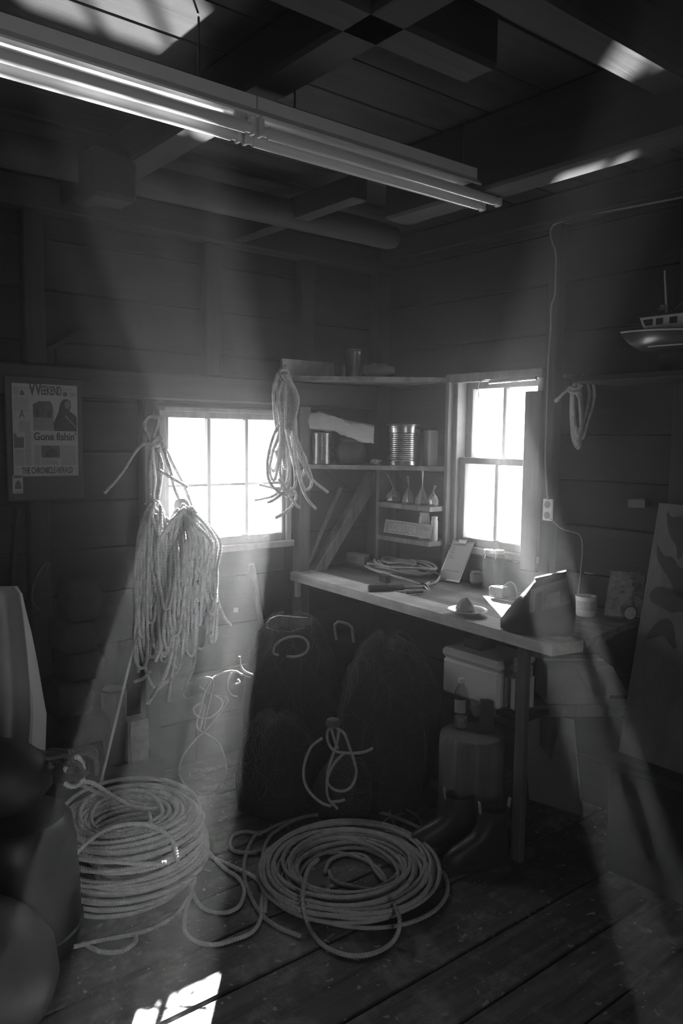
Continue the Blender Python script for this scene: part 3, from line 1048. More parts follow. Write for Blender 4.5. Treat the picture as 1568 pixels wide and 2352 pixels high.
# the running end leaves the coil, sweeps a slack loop in front and goes off to the other coil
fl_ = lambda px, py, z=FR: at_z(px, py, z)
out1 = [fl_(*p) for p in ((905, 2075, 0.08), (918, 2120, 0.06), (900, 2165), (850, 2192), (790, 2192), (735, 2165), (706, 2120), (694, 2070, 0.08), (700, 2020, 0.085), (712, 1990, 0.08), (730, 1975, 0.06))]
out2 = [fl_(*p) for p in ((690, 2150), (640, 2130), (600, 2100), (576, 2060), (560, 2010), (565, 1960), (585, 1920), (600, 1915))]
out3 = [fl_(*p) for p in ((1010, 1930, 0.05), (960, 1900, 0.04), (880, 1868), (800, 1862), (720, 1872), (650, 1890), (600, 1912), (560, 1910), (535, 1920), (528, 1940), (540, 1955), (580, 1958), (620, 1950))]
out4 = [fl_(*p) for p in ((790, 1866), (700, 1876), (640, 1905), (612, 1935), (602, 1985), (604, 2030), (600, 2080), (598, 2110), (580, 2140), (540, 2158), (490, 2170), (445, 2160), (424, 2135), (428, 2090), (440, 2050), (450, 2000), (446, 1960), (430, 1935))]
out5 = [fl_(*p) for p in ((430, 1950), (470, 1962), (500, 1975), (545, 1995), (590, 2020), (608, 2060), (608, 2095))]
out6 = [fl_(*p) for p in ((400, 1850, 0.10), (430, 1885, 0.05), (470, 1945), (510, 1990), (545, 2015), (560, 2045), (550, 2080), (520, 2096), (480, 2092), (452, 2070), (440, 2035), (436, 1990, 0.03))]
out7 = [fl_(*p) for p in ((745, 2005), (760, 1975), (800, 1962), (840, 1968), (862, 2000, 0.03), (880, 2020, 0.05))]
out8 = [fl_(*p) for p in ((755, 2000), (770, 2025), (830, 2040), (890, 2052), (918, 2090, 0.05))]
cf = rope('coiled_rope', [pts, out1, out2, out3, out7, out8], FR, ROPE, None, step=0.0030, seg=12)
tag(cf, 'loosely coiled laid rope lying flat on the plank floor', 'rope')

# ---------------------------------------------------------------- tall coil beside the drum
C1 = V3(-1.845, -0.78, 0)
lanes = []
for k in range(13):
    z = 0.010 + k * 0.0185
    grow = 0.022 * math.sin(PI * k / 12)
    lanes += [(0.246 + grow, z), (0.229 + grow, z + 0.006)]
for k in range(6):
    lanes += [(0.216 - 0.0165 * k, 0.235 + 0.012 - 0.004 * k)]
for k in range(12):
    lanes += [(0.135 - 0.003 * k, 0.21 - k * 0.0175)]
for k in range(7):
    lanes += [(0.12 + 0.020 * k, 0.245 + 0.004 * math.sin(k))]
pts = coil_points(C1, lanes, 0.008, 0.0, 0.014, seed=8)
top1 = [at_z(*p) for p in ((168, 1970, 0.27), (190, 1945, 0.29), (240, 1908, 0.31), (300, 1893, 0.31), (355, 1900, 0.29), (395, 1930, 0.26), (410, 1980, 0.22))]
top2 = [at_z(*p) for p in ((172, 1945, 0.25), (200, 1968, 0.255), (260, 1978, 0.262), (330, 1985, 0.262), (382, 1982, 0.255))]
top3 = [at_z(*p) for p in ((180, 1800, 0.30), (230, 1822, 0.29), (280, 1838, 0.28), (330, 1850, 0.27), (345, 1880, 0.26), (350, 1920, 0.25))]
top4 = [at_z(*p) for p in ((190, 2165, FR), (230, 2185, FR), (280, 2185, FR), (310, 2165, FR), (312, 2150, FR))]
top5 = [at_z(*p) for p in ((170, 2175, 0.03), (230, 2160, FR), (330, 2140, FR), (400, 2105, FR), (436, 2060, FR))]
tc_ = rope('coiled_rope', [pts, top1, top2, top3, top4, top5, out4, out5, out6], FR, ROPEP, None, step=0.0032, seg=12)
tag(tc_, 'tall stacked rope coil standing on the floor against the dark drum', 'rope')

# ---------------------------------------------------------------- dark drum with two buoys at the lower left
dc = V3(-2.272, -0.905, 0)
dr = thing('plastic_drum', 'dark plastic drum standing behind the buoys at the lower left', 'drum', dc)
MB().lathe([(0.150, 0.0), (0.182, 0.01), (0.192, 0.05), (0.188, 0.2), (0.180, 0.34), (0.168, 0.405), (0.150, 0.425), (0.09, 0.432), (0.0, 0.434)], dc, 40).build('body', DRUMM, dr)
MB().lathe([(0.193, 0.05), (0.198, 0.055), (0.198, 0.07), (0.192, 0.075)], dc, 40, caps=False).build('rib', DRUMM, dr)


def buoy(label, c, axis, r, l, eye=True):
    c, axis = Vector(c), Vector(axis).normalized()
    q = axis.to_track_quat('Z', 'Y').to_matrix()
    b = thing('mooring_buoy', label, 'buoy', tuple(c - V3(0, 0, r)), 'dark inflatable buoys')
    prof = [(0.02, -r * 1.02), (r * 0.45, -r * 0.93), (r * 0.78, -r * 0.66), (r * 0.96, -r * 0.28), (r, 0.05 * r), (r * 0.97, r * 0.35), (r * 0.86, r * 0.70), (r * 0.66, r * 1.02),
            (r * 0.42, r * 1.26), (r * 0.24, r * 1.40), (r * 0.20, r * 1.48)]
    MB().lathe(prof, c, 36, q).build('body', VINYL, b)
    t = MB()
    zt = r * 1.46
    t.lathe([(r * 0.20, zt), (r * 0.24, zt + 0.006), (r * 0.24, zt + 0.03), (r * 0.19, zt + 0.036)], c, 20, q)
    t.build('neck', DRUMM, b)
    ring = [c + q @ V3(0.030 * math.cos(a), 0.0, zt + 0.055 + 0.030 * math.sin(a)) for a in np.linspace(0, 2 * PI, 17)]
    MB().tube(ring, 0.011, 8, False).build('eye', DRUMM, b)
    return c + q @ V3(0, 0, zt + 0.055), b


tip = at_y(168, 1778, -1.03)
ax = V3(0.80, -0.52, 0.02).normalized()
bc = tip - ax * (0.118 * 1.46 + 0.055)
ey, b1 = buoy('dark mooring buoy lying on the drum with rope through its eye', bc, ax, 0.118, 0)
lc = V3(-2.475, -1.275, 0.195)
buoy('dark round buoy standing on the floor in front of the drum', lc, V3(-0.7, 0.2, 0.45), 0.19, 0)
ey = tip
lanyard = [ey + V3(*d) for d in ((-0.25, 0.18, 0.10), (-0.16, 0.12, 0.085), (-0.08, 0.06, 0.05), (-0.02, 0.02, 0.055), (0.02, -0.01, 0.02), (0.01, 0.0, -0.03), (-0.015, 0.01, -0.04), (-0.03, 0.02, -0.005), (-0.01, 0.01, 0.04), (0.03, 0.0, 0.06), (0.07, 0.0, 0.03), (0.08, 0.02, -0.03))]
o = rope('lanyard', lanyard, 0.009, ROPED, None, step=0.005, seg=9)
tag(o, 'dark lanyard rope threaded through the eye of the upper buoy', 'rope')
lan2 = [ey + V3(*d) for d in ((-0.022, 0.0, 0.03), (-0.03, 0.005, -0.005), (-0.018, 0.0, -0.03), (0.01, -0.005, -0.038), (0.03, -0.005, -0.01), (0.028, 0.0, 0.03), (0.01, 0.0, 0.05))]
lan2 += [at_z(*p) for p in ((188, 1790, 0.47), (215, 1800, 0.44), (262, 1830, 0.36), (300, 1850, 0.31), (345, 1858, 0.28), (392, 1850, 0.2))]
o = rope('tether_rope', lan2, 0.0085, ROPE, None, step=0.005, seg=9)
tag(o, 'pale rope leading from the buoy eye down to the tall coil', 'rope')
# dark tangle of net line lying on the drum behind the buoy
P = []
rr = random.Random(21)
for i in range(12):
    y0 = rr.uniform(0, 0.08)
    P.append([at_y(x, 1712 + 0.10 * x + rr.uniform(-8, 20) + i * 2, -0.86 - y0) for x in (-40, 0, 40, 80, 120, 160, 185 + rr.uniform(-12, 16))])
for i in range(4):
    c = at_y(188, 1745 + i * 4, -0.9 - 0.01 * i)
    P.append([c + V3(0.055 * math.cos(a), 0.02 * math.cos(a), 0.035 * math.sin(a)) for a in np.linspace(0, 5.2, 10)])
o = rope('rope_tangle', P, 0.010, ROPED, None, step=0.0034, seg=12)
tag(o, 'dark tangle of old rope heaped behind the upper buoy', 'rope')

# ================================================================== WORKBENCH
BZ = 0.90
wb = thing('workbench', 'long plank workbench under the tall window with a pale front board', 'workbench', (-0.36, -0.87, 0))
E0 = ((-0.605, -0.005), (-0.722, -1.738))
E1 = ((-0.462, -0.005), (-0.575, -1.766))
E2 = ((-0.310, -0.005), (-0.398, -1.735))
E3 = ((-0.155, -0.005), (-0.200, -1.70))
E4 = ((-0.008, -0.055), (-0.008, -1.68))
ed = [E0, E1, E2, E3, E4]
for i in range(4):
    (a0, b0), (a1, b1) = ed[i], ed[i + 1]
    g = 0.0035
    poly = [(a0[0] + g, a0[1]), (b0[0] + g, b0[1]), (b1[0] - g, b1[1]), (a1[0] - g, a1[1])]
    z0 = BZ - (0.042 if i == 0 else 0.032)
    z1 = BZ - (0 if i == 0 else 0.003 + 0.002 * i)
    m = MB()
    m.prism(poly, (0, 0, z0), (1, 0, 0), (0, 1, 0), z1 - z0)
    m.build('plank', BENCHP if i == 0 else BENCHD, wb)
MB().span((-0.632, -1.562, 0), (-0.600, -1.518, BZ - 0.042), 0.004).build('leg', LEGW, wb)
MB().span((-0.09, -1.30, 0), (-0.015, -1.23, BZ - 0.04), 0.004).build('leg', LEGW, wb)
MB().span((-0.600, -0.065, BZ - 0.125), (-0.575, -0.04, BZ - 0.043), 0.003).build('cleat', BENCHP, wb)
MB().span((-0.575, -1.58, BZ - 0.11), (-0.09, -1.53, BZ - 0.04), 0.003).build('bearer', LEGW, wb)
MB().bar(V3(-0.56, -1.24, 0.505), V3(-0.03, -1.635, 0.505), 0.09, 0.048, bev=0.006).build('stretcher', LEGW, wb)
MB().span((-0.515, -1.46, 0.49), (-0.12, -1.03, 0.515), 0.004).build('lower_shelf', WY, wb)


def on_bench(px, py, z=BZ):
    return at_z(px, py, z)


def quad_panel(O, u, w, t):
    """thin slab with corner O, edges u and w, thickness t on the side away from u x w"""
    O, u, w = Vector(O), Vector(u), Vector(w)
    n = u.cross(w).normalized() * -t
    P = [O, O + u, O + u + w, O + w]
    m = MB()
    m.add(P + [p + n for p in P], [(0, 1, 2, 3), (7, 6, 5, 4), (0, 4, 5, 1), (1, 5, 6, 2), (2, 6, 7, 3), (3, 7, 4, 0)])
    return m


# white case at the back corner of the bench
c = on_bench(813, 1297)
t = thing('plastic_case', 'white plastic case lying at the back corner of the workbench', 'case', c)
MB().box(c + V3(0.02, 0, 0.033), (0.06, 0.155, 0.062), Matrix.Rotation(R(6), 3, 'Z'), 0.008).build('body', PLASTIC, t)
MB().box(c + V3(-0.012, 0, 0.036), (0.01, 0.07, 0.022), Matrix.Rotation(R(6), 3, 'Z'), 0.004).build('latch', PLASTIC, t)

# rope lying coiled on the bench
c = on_bench(918, 1316)
rr = random.Random(2)
P = []
for k in range(10 * 24):
    a = k / 24 * 2 * PI
    lp = k / 24
    ra = 0.135 + 0.045 * math.sin(lp * 1.7) + 0.012 * math.sin(lp * 5.1 + a * 0.5)
    P.append(c + V3(0.085 * math.sin(lp * 2.2) * 0.3 + ra * 0.62 * math.cos(a), ra * 1.15 * math.sin(a) + 0.05 * math.sin(lp * 1.3), 0.010 + lp * 0.0052 + 0.006 * math.sin(a * 3 + lp)))
e1 = [on_bench(*p) for p in ((985, 1338, 0.915), (970, 1344, 0.915), (940, 1334, 0.93), (900, 1322, 0.94), (860, 1310, 0.935), (838, 1300, 0.915))]
e2 = [on_bench(*p) for p in ((930, 1296, 0.95), (965, 1300, 0.95), (1000, 1316, 0.925), (1010, 1322, 0.915), (1000, 1338, 0.91), (975, 1346, 0.908))]
br = rope('rope_coil', [P, e1, e2], 0.0068, ROPE, None, step=0.003, seg=9)
tag(br, 'loose coil of thin pale rope lying on the workbench', 'rope')
c = on_bench(884, 1338)
t = tag(MB().box(c + V3(0, 0, 0.021), (0.03, 0.07, 0.04), Matrix.Rotation(R(-8), 3, 'Z'), 0.005).build('tape_block', RUBBER), 'small dark block lying against the bench rope coil', 'block')

# hammer
a, b = on_bench(846, 1352, 0.915), on_bench(985, 1347, 0.915)
d = (b - a).normalized()
hm_ = thing('hammer', 'hammer with a dark ribbed grip lying on the workbench', 'hammer', (a.x, a.y, BZ))
pr = []
for k in range(17):
    f = k / 16
    pr.append((a + d * (0.17 * f), 0.0155 - 0.003 * f + (0.0012 if k % 2 else -0.0008)))
MB().tube([p for p, _ in pr], [r_ for _, r_ in pr], 10).build('grip', RUBBER, hm_)
MB().tube([a + d * 0.17, b - d * 0.02], [0.009, 0.008], 10).build('shaft', STEEL, hm_)
sd = V3(-d.y, d.x, 0)
hc = b - d * 0.02
MB().tube([hc + sd * 0.050, hc + sd * 0.035, hc + sd * 0.034, hc, hc - sd * 0.025, hc - sd * 0.055 - V3(0, 0, 0.008)], [0.013, 0.013, 0.010, 0.013, 0.010, 0.004], 12).build('head', STEEL, hm_)
# pocket knife
a, b = on_bench(934, 1361, 0.908), on_bench(985, 1357, 0.908)
d = (b - a).normalized()
kn = thing('clasp_knife', 'half-open clasp knife lying in front of the hammer', 'knife', (a.x, a.y, BZ))
MB().bar(a, a + d * 0.085, 0.018, 0.014, bev=0.004).build('handle', RUBBER, kn)
MB().bar(a + d * 0.012 + V3(0, 0, 0.008), a + d * 0.07 + V3(0, 0, 0.008), 0.012, 0.003, bev=0.001).build('bolster', TIN, kn)
MB().bar(a + d * 0.083, b + d * 0.015, 0.013, 0.003, bev=0.001).build('blade', STEEL, kn)

# clipboard leaning on the window frame
BLc, BRc = on_bench(1004, 1330), on_bench(1054, 1338)
TLc = at_x(1040, 1240, -0.036)
uC, wC = BRc - BLc, TLc - BLc
cb = thing('clipboard', 'clipboard with a handwritten sheet leaning against the tall window frame', 'clipboard', BLc)
quad_panel(BLc, uC, wC, 0.006).build('board', STEEL, cb)
nC = uC.cross(wC).normalized()
quad_panel(BLc + uC * 0.05 + wC * 0.04 + nC * 0.0015, uC * 0.90, wC * 0.92, 0.001).build('sheet', WHITE, cb, smooth=0)
clip = MB()
clip.bar(BLc + uC * 0.32 + wC * 0.975 + nC * 0.006, BLc + uC * 0.68 + wC * 0.975 + nC * 0.006, 0.022, 0.008, up=nC, bev=0.002)
clip.build('clip', TIN, cb)
hw = MB()
rr = random.Random(9)
for (v, n_, u0) in ((0.90, 7, 0.12), (0.80, 2, 0.12), (0.745, 2, 0.12), (0.69, 2, 0.12), (0.60, 2, 0.12), (0.56, 3, 0.12), (0.25, 9, 0.10)):
    x = u0
    for k in range(n_ * 3):
        x2 = x + rr.uniform(0.018, 0.03)
        p_ = [BLc + uC * (x + (x2 - x) * f) + wC * (v + rr.uniform(-0.014, 0.014)) + nC * 0.0018 for f in (0, 0.35, 0.7, 1)]
        hw.tube(p_, 0.0006, 3)
        x = x2 + (0.012 if k % 3 == 2 else 0)
hw = hw.build('handwriting', INK, cb, smooth=0)
hw['kind'] = 'stuff'


def jar(name, label, cat, c, r, h, mat, lid=None, content=None, seg=24, group=None):
    t = thing(name, label, cat, c, group)
    MB().lathe([(r * 0.86, 0.0), (r, 0.006), (r, h * 0.74), (r * 0.93, h * 0.82), (r * 0.80, h * 0.88), (r * 0.80, h * 0.93)], c, seg).build('body', mat, t)
    if lid:
        MB().lathe([(r * 0.84, h * 0.90), (r * 0.88, h * 0.905), (r * 0.88, h * 0.985), (r * 0.80, h)], c, seg).build('lid', lid, t)
    if content:
        m, hh = content
        MB().lathe([(r * 0.80, 0.008), (r * 0.90, 0.012), (r * 0.90, h * hh), (r * 0.5, h * hh + 0.006)], c, seg).build('contents', m, t)
    return t


c = on_bench(1093, 1344)
t = jar('glass_jar', 'short glass jar with a torn label beside the clipboard', 'jar', c, 0.030, 0.085, JAR, content=(GREYP, 0.75))
MB().lathe([(0.0312, 0.02), (0.0312, 0.058)], c, 24, caps=False).build('label', CANVAS, t)
c = on_bench(1192, 1345)
t = jar('lidded_jar', 'glass jar with a white lid and handle under the window sill', 'jar', c, 0.040, 0.125, JAR, lid=WHITE, content=(GREYP, 0.45))
MB().tube([c + V3(-0.02, 0.034 + 0.03 * math.sin(a), 0.075 + 0.03 * math.cos(a)) for a in np.linspace(0, PI, 9)], 0.006, 8).build('handle', JAR, t)
for px, py, lab in ((1122, 1262, 'small jar with a pale lid on the sill, nearer the clipboard'), (1147, 1263, 'small jar with a pale lid on the sill, nearer the lidded jar')):
    lid = at_x(px, py, -0.075)
    c = V3(lid.x, lid.y, BZ - 0.008)
    jar('sill_jar', lab, 'jar', c, 0.026, lid.z - c.z, JAR, lid=WHITE, group='small jars below the window')

# little charger box with its cord
c = on_bench(1146, 1371)
ch = thing('charger_box', 'small square charger box with a thin cord on the workbench', 'charger', c)
MB().box(c + V3(0, 0, 0.024), (0.06, 0.075, 0.046), None, 0.005).build('body', GREYP, ch)
MB().box(c + V3(0, 0, 0.0478), (0.045, 0.058, 0.003), None, 0.001).build('top_plate', PLASTIC, ch)
cp = [c + V3(0.0, -0.02, 0.052), c + V3(0.01, -0.05, 0.075), c + V3(0.0, -0.09, 0.06), c + V3(-0.02, -0.115, 0.02), c + V3(-0.03, -0.14, 0.006), c + V3(-0.05, -0.18, 0.005)]
MB().tube(spline(cp, 0.008), 0.0022, 6).build('cord', CORD, ch)
cp = [c + V3(-0.038, -0.005, 0.02), c + V3(-0.055, -0.03, 0.006), c + V3(-0.05, -0.09, 0.004), c + V3(-0.045, -0.16, 0.004)]
MB().tube(spline(cp, 0.008), 0.0022, 6).build('cord', CORD, ch)

# plate and sandwich
c = on_bench(1071, 1411)
pl = tag(MB().lathe([(0.0, 0.004), (0.045, 0.004), (0.058, 0.010), (0.080, 0.018), (0.083, 0.0195), (0.083, 0.022), (0.079, 0.022), (0.057, 0.014), (0.044, 0.009), (0.0, 0.0085)][::-1], c, 40, caps=False)
         .lathe([(0.042, 0.0), (0.045, 0.004), (0.043, 0.005)], c, 40, caps=False).build('plate', CERAMIC), 'white plate on the front edge of the workbench', 'plate')
sw = thing('sandwich', 'half-eaten wrapped sandwich standing on the white plate', 'food', c + V3(0, 0, 0.010))
rr = random.Random(5)
bm = []
for i, (hh, sx, sy) in enumerate(((0.0, 0.030, 0.040), (0.014, 0.034, 0.043), (0.03, 0.028, 0.036), (0.046, 0.016, 0.022), (0.056, 0.005, 0.010))):
    bm.append([c + V3(sx * math.cos(a) * rr.uniform(0.85, 1.1) + 0.004, sy * math.sin(a) * rr.uniform(0.85, 1.1) + 0.012, 0.010 + hh + rr.uniform(-0.003, 0.003)) for a in np.linspace(0, 2 * PI, 13)[:-1]])
MB().loft(bm).build('wrap', WHITEM, sw, smooth=20)
cr = MB()
for k in range(14):
    a = rr.uniform(0, 2 * PI)
    r_ = rr.uniform(0.03, 0.05)
    cr.box(c + V3(r_ * 0.8 * math.cos(a), r_ * math.sin(a), 0.013), (0.007, 0.006, 0.005), Matrix.Rotation(a, 3, 'Z'), 0.001)
cr = cr.build('crumbs', FOOD, sw)
cr['kind'] = 'stuff'

# dark soft bag
B0 = on_bench(1232, 1452)
bg_ = thing('tool_bag', 'dark soft bag with pale pocket panels standing on the workbench', 'bag', (B0.x, B0.y, BZ))
uB = V3(0.50, -0.866, 0)          # along the bag (to the right)
vB = V3(0.866, 0.50, 0)           # across, away from the viewer
rings = []
secs = [(0.0, 0.118, 0.066, 0.0, 0.010), (0.012, 0.132, 0.078, 0.0, 0.010), (0.05, 0.134, 0.080, 0.0, 0.014), (0.09, 0.122, 0.074, 0.010, 0.022), (0.13, 0.106, 0.060, 0.020, 0.030),
        (0.165, 0.085, 0.042, 0.030, 0.036), (0.190, 0.066, 0.026, 0.036, 0.040), (0.205, 0.056, 0.014, 0.038, 0.042)]
NB = 28
for z, hx, hy, ou, ov in secs:
    ring = []
    for j in range(NB):
        a = 2 * PI * j / NB
        ca, sa = math.cos(a), math.sin(a)
        x = hx * math.copysign(abs(ca) ** 0.62, ca)
        y_ = hy * math.copysign(abs(sa) ** 0.72, sa)
        dz = -0.040 * (x / 0.13) * min(1, z / 0.15)
        ring.append(V3(B0.x, B0.y, BZ + 0.002 + z - dz + 0.002 * math.sin(5 * a + z * 40)) + uB * (x + ou) + vB * (y_ + ov))
    rings.append(ring)
MB().loft(rings).build('body', NYLON, bg_, smooth=60)


def bagp(x, z, out=0.004):
    """a point on the near face of the bag"""
    i = max(k for k in range(len(secs)) if secs[k][0] <= z)
    i = min(i, len(secs) - 2)
    f = (z - secs[i][0]) / (secs[i + 1][0] - secs[i][0])
    s = [secs[i][k] * (1 - f) + secs[i + 1][k] * f for k in range(5)]
    q = min(0.999, abs(x) / s[1])
    yy = s[2] * (1 - q ** (2 / 0.62)) ** (0.72 / 2)
    dz = -0.040 * (x / 0.13) * min(1, z / 0.15)
    return V3(B0.x, B0.y, BZ + 0.002 + z - dz) + uB * (x + s[3]) + vB * (-yy + s[4] - out)


def bag_patch(name, pts, mat, nz=6, nx=6, out=0.004):
    """pts: four corners (x, z) bl br tr tl on the near face"""
    m = MB()
    g = []
    for i in range(nz + 1):
        row = []
        for j in range(nx + 1):
            f, h = j / nx, i / nz
            a = [pts[0][k] * (1 - f) + pts[1][k] * f for k in (0, 1)]
            b = [pts[3][k] * (1 - f) + pts[2][k] * f for k in (0, 1)]
            row.append(bagp(a[0] * (1 - h) + b[0] * h, a[1] * (1 - h) + b[1] * h, out))
        g.append(row)
    back = [[p + vB * 0.003 for p in r_] for r_ in g]
    n1 = nx + 1
    vs_ = [p for r_ in g for p in r_] + [p for r_ in back for p in r_]
    K = n1 * (nz + 1)
    fs_ = []
    for i in range(nz):
        for j in range(nx):
            q = (i * n1 + j, i * n1 + j + 1, (i + 1) * n1 + j + 1, (i + 1) * n1 + j)
            fs_.append(q)
            fs_.append(tuple(K + v for v in q[::-1]))
    return m.add(vs_, fs_).build(name, mat, bg_, smooth=60)


bag_patch('pocket', [(-0.03, 0.085), (0.105, 0.10), (0.060, 0.185), (-0.058, 0.172)], NYLONP)
bag_patch('pocket', [(0.02, 0.100), (0.070, 0.105), (0.055, 0.145), (0.012, 0.142)], CANVAS, out=0.007)
bag_patch('strap', [(-0.005, 0.07), (0.018, 0.07), (-0.012, 0.16), (-0.032, 0.155)], NYLON, out=0.009)
zt = [V3(B0.x, B0.y, BZ + 0.208 + 0.040 * (x / 0.13)) + uB * (x + 0.038) + vB * 0.042 for x in np.linspace(-0.055, 0.055, 8)]
for s_ in (-1, 1):
    MB().tube([p + vB * 0.009 * s_ for p in zt], 0.0045, 8).build('zip_edge', NYLON, bg_)

# mug
c = on_bench(1344, 1415)
mg = thing('mug', 'pale speckled mug between the bag and the leaning map', 'mug', c)
MB().lathe([(0.030, 0.0), (0.037, 0.004), (0.041, 0.02), (0.042, 0.078), (0.0425, 0.083), (0.039, 0.083), (0.038, 0.02), (0.030, 0.008), (0.0, 0.007)], c, 28, caps=False).build('body', CERAMIC, mg)
hd = V3(-0.42, 0.90, 0)
MB().tube(spline([c + hd * 0.040 + V3(0, 0, 0.068), c + hd * 0.062 + V3(0, 0, 0.070), c + hd * 0.072 + V3(0, 0, 0.052), c + hd * 0.064 + V3(0, 0, 0.03), c + hd * 0.041 + V3(0, 0, 0.022)], 0.006), 0.0055, 8).build('handle', CERAMIC, mg)
MB().lathe([(0.0425, 0.03), (0.0428, 0.035), (0.0428, 0.062), (0.0425, 0.066)], c, 28, caps=False).build('band', MUGB, mg)
# steel bottle
c = on_bench(1354, 1376)
sb = thing('steel_bottle', 'slim steel drinking bottle standing against the plank wall', 'bottle', c)
MB().lathe([(0.026, 0.0), (0.030, 0.004), (0.030, 0.11), (0.026, 0.14), (0.017, 0.165), (0.015, 0.175)], c, 24).build('body', STEEL, sb)
MB().lathe([(0.016, 0.174), (0.0175, 0.178), (0.0175, 0.205), (0.015, 0.208)], c, 24).build('cap', TIN, sb)
# leaning map board
BLm, BRm = on_bench(1386, 1413), on_bench(1470, 1419)
TLm = at_x(1402, 1311, -0.022)
mb_ = thing('map_board', 'mottled pale chart board leaning on the wall behind the mug', 'chart', BLm)
quad_panel(BLm, BRm - BLm, TLm - BLm, 0.008).build('board', LINER, mb_, smooth=0)
rr = random.Random(8)
uM, wM = BRm - BLm, TLm - BLm
nM = uM.cross(wM).normalized()
mk = MB()
for k in range(26):
    p = [rr.uniform(0.08, 0.85), rr.uniform(0.08, 0.9)]
    pp = []
    for q in range(6):
        pp.append(BLm + uM * p[0] + wM * p[1] + nM * 0.0008)
        p = [min(0.96, max(0.04, p[0] + rr.uniform(-0.06, 0.08))), min(0.96, max(0.04, p[1] + rr.uniform(-0.05, 0.05)))]
    mk.tube(pp, 0.0008, 3)
mk = mk.build('contour_lines', INKG, mb_, smooth=0)
mk['kind'] = 'stuff'
c = on_bench(1447, 1424)
dk = thing('small_dish', 'small round dish propped on edge below the chart board', 'dish', c)
q = Matrix.Rotation(R(-70), 3, 'Y')
MB().lathe([(0.0, 0.002), (0.024, 0.003), (0.026, 0.0)], c + V3(0, 0, 0.0265), 28, q).build('face', LINER, dk)
MB().tube([c + V3(0, 0, 0.0265) + q @ V3(0.027 * math.cos(a), 0.027 * math.sin(a), 0.0) for a in np.linspace(0, 2 * PI, 25)], 0.0022, 6, False).build('rim', RUBBER, dk)

# ---------------------------------------------------------------- corner shelves
def shelf_pt(px, F1, F2, inset):
    d = ray(px, 1000)
    e = (F2 - F1).normalized()
    n = V3(-e.y, e.x, 0)
    if n.dot(V3(1, 1, 0)) < 0:
        n = -n
    A = F1 + n * inset
    # CAM + t d  meets  A + s e  in plan
    M2 = Matrix(((d.x, -e.x), (d.y, -e.y)))
    t_, s_ = M2.inverted() @ Vector((A.x - CAM.x, A.y - CAM.y))
    return V3(CAM.x + d.x * t_, CAM.y + d.y * t_, 0)


MZ = 1.462
F1, F2 = V3(-0.530, -0.036, 0), V3(-0.015, -0.575, 0)
ms = MB().prism([(F1.x, F1.y), (F2.x, F2.y), (0.034, -0.575), (0.034, 0.034), (-0.50, 0.034)], (0, 0, MZ - 0.022), (1, 0, 0), (0, 1, 0), 0.022)
tag(ms.build('corner_shelf', BENCHD), 'middle corner shelf carrying the tins and the ribbed can', 'shelf')
TZ = 1.909
G1, G2 = V3(-0.66, -0.05, 0), V3(-0.015, -0.575, 0)
ts = MB().prism([(G1.x, G1.y), (G2.x, G2.y), (0.034, -0.575), (0.034, 0.034), (-0.66, 0.034)], (0, 0, TZ - 0.022), (1, 0, 0), (0, 1, 0), 0.022)
tag(ts.build('corner_shelf', BENCHD), 'top corner shelf level with the wall beam', 'shelf')
ws = thing('wall_shelf', 'narrow two-shelf rack on the wall beside the tall window', 'shelf', (-0.06, -0.36, BZ))
MB().span((-0.13, -0.160, BZ), (0.036, -0.135, MZ - 0.024), 0.003).build('side', BRACE, ws)
MB().span((-0.05, -0.583, BZ), (0.036, -0.560, TZ - 0.022), 0.003).build('side', BRACE, ws)
for z in (1.262, 1.085):
    MB().span((-0.145, -0.560, z - 0.026), (0.036, -0.160, z), 0.003).build('shelf_board', BRACE, ws)


def can(name, label, c, r, h, mat, ribs=0, lid=None, group=None, cat='can'):
    t = thing(name, label, cat, c, group)
    pr = [(r * 0.96, 0.0), (r * 1.015, 0.003), (r * 1.015, 0.008), (r, 0.011)]
    if ribs:
        for k in range(ribs):
            z = 0.02 + (h - 0.05) * k / ribs
            s = (h - 0.05) / ribs
            pr += [(r, z), (r * 0.975, z + s * 0.35), (r * 0.975, z + s * 0.6)]
    pr += [(r, h - 0.022), (r, h - 0.010), (r * 1.02, h - 0.008), (r * 1.02, h - 0.002), (r * 0.97, h)]
    MB().lathe(pr, c, 40).build('body', mat, t)
    if lid:
        MB().lathe([(r * 1.0, h - 0.003), (r * 1.07, h), (r * 1.07, h + 0.008), (r * 0.9, h + 0.012)], c, 40).build('lid', lid, t)
    return t


def ms_pt(px, inset):
    p = shelf_pt(px, F1, F2, inset)
    return V3(p.x, p.y, MZ)


def ts_pt(px, inset):
    p = shelf_pt(px, G1, G2, inset)
    return V3(p.x, p.y, TZ)


can('tin_can', 'plain shiny tin at the post end of the middle corner shelf', ms_pt(738, 0.06), 0.053, 0.165, STEEL, ribs=7)
c = ms_pt(804, 0.12)
t = thing('dark_crock', 'dark round-bellied crock beside the shiny tin', 'crock', c)
MB().lathe([(0.055, 0.0), (0.070, 0.006), (0.085, 0.04), (0.088, 0.075), (0.076, 0.105), (0.060, 0.118), (0.064, 0.130), (0.058, 0.132)], c, 32).build('body', VINYL, t)
MB().lathe([(0.058, 0.130), (0.062, 0.133), (0.045, 0.145), (0.012, 0.150), (0.012, 0.160), (0.0, 0.162)], c, 32).build('lid', VINYL, t)
c = ms_pt(928, 0.10)
can('ribbed_can', 'large ribbed metal can with a lid on the middle corner shelf', c, 0.087, 0.205, TIN, ribs=15, lid=STEEL)
c = ms_pt(988, 0.075)
bx = tag(MB().box(c + V3(0, 0, 0.092), (0.05, 0.085, 0.184), Matrix.Rotation(R(-20), 3, 'Z'), 0.003).build('white_box', WHITE), 'plain white box at the window end of the middle corner shelf', 'box')
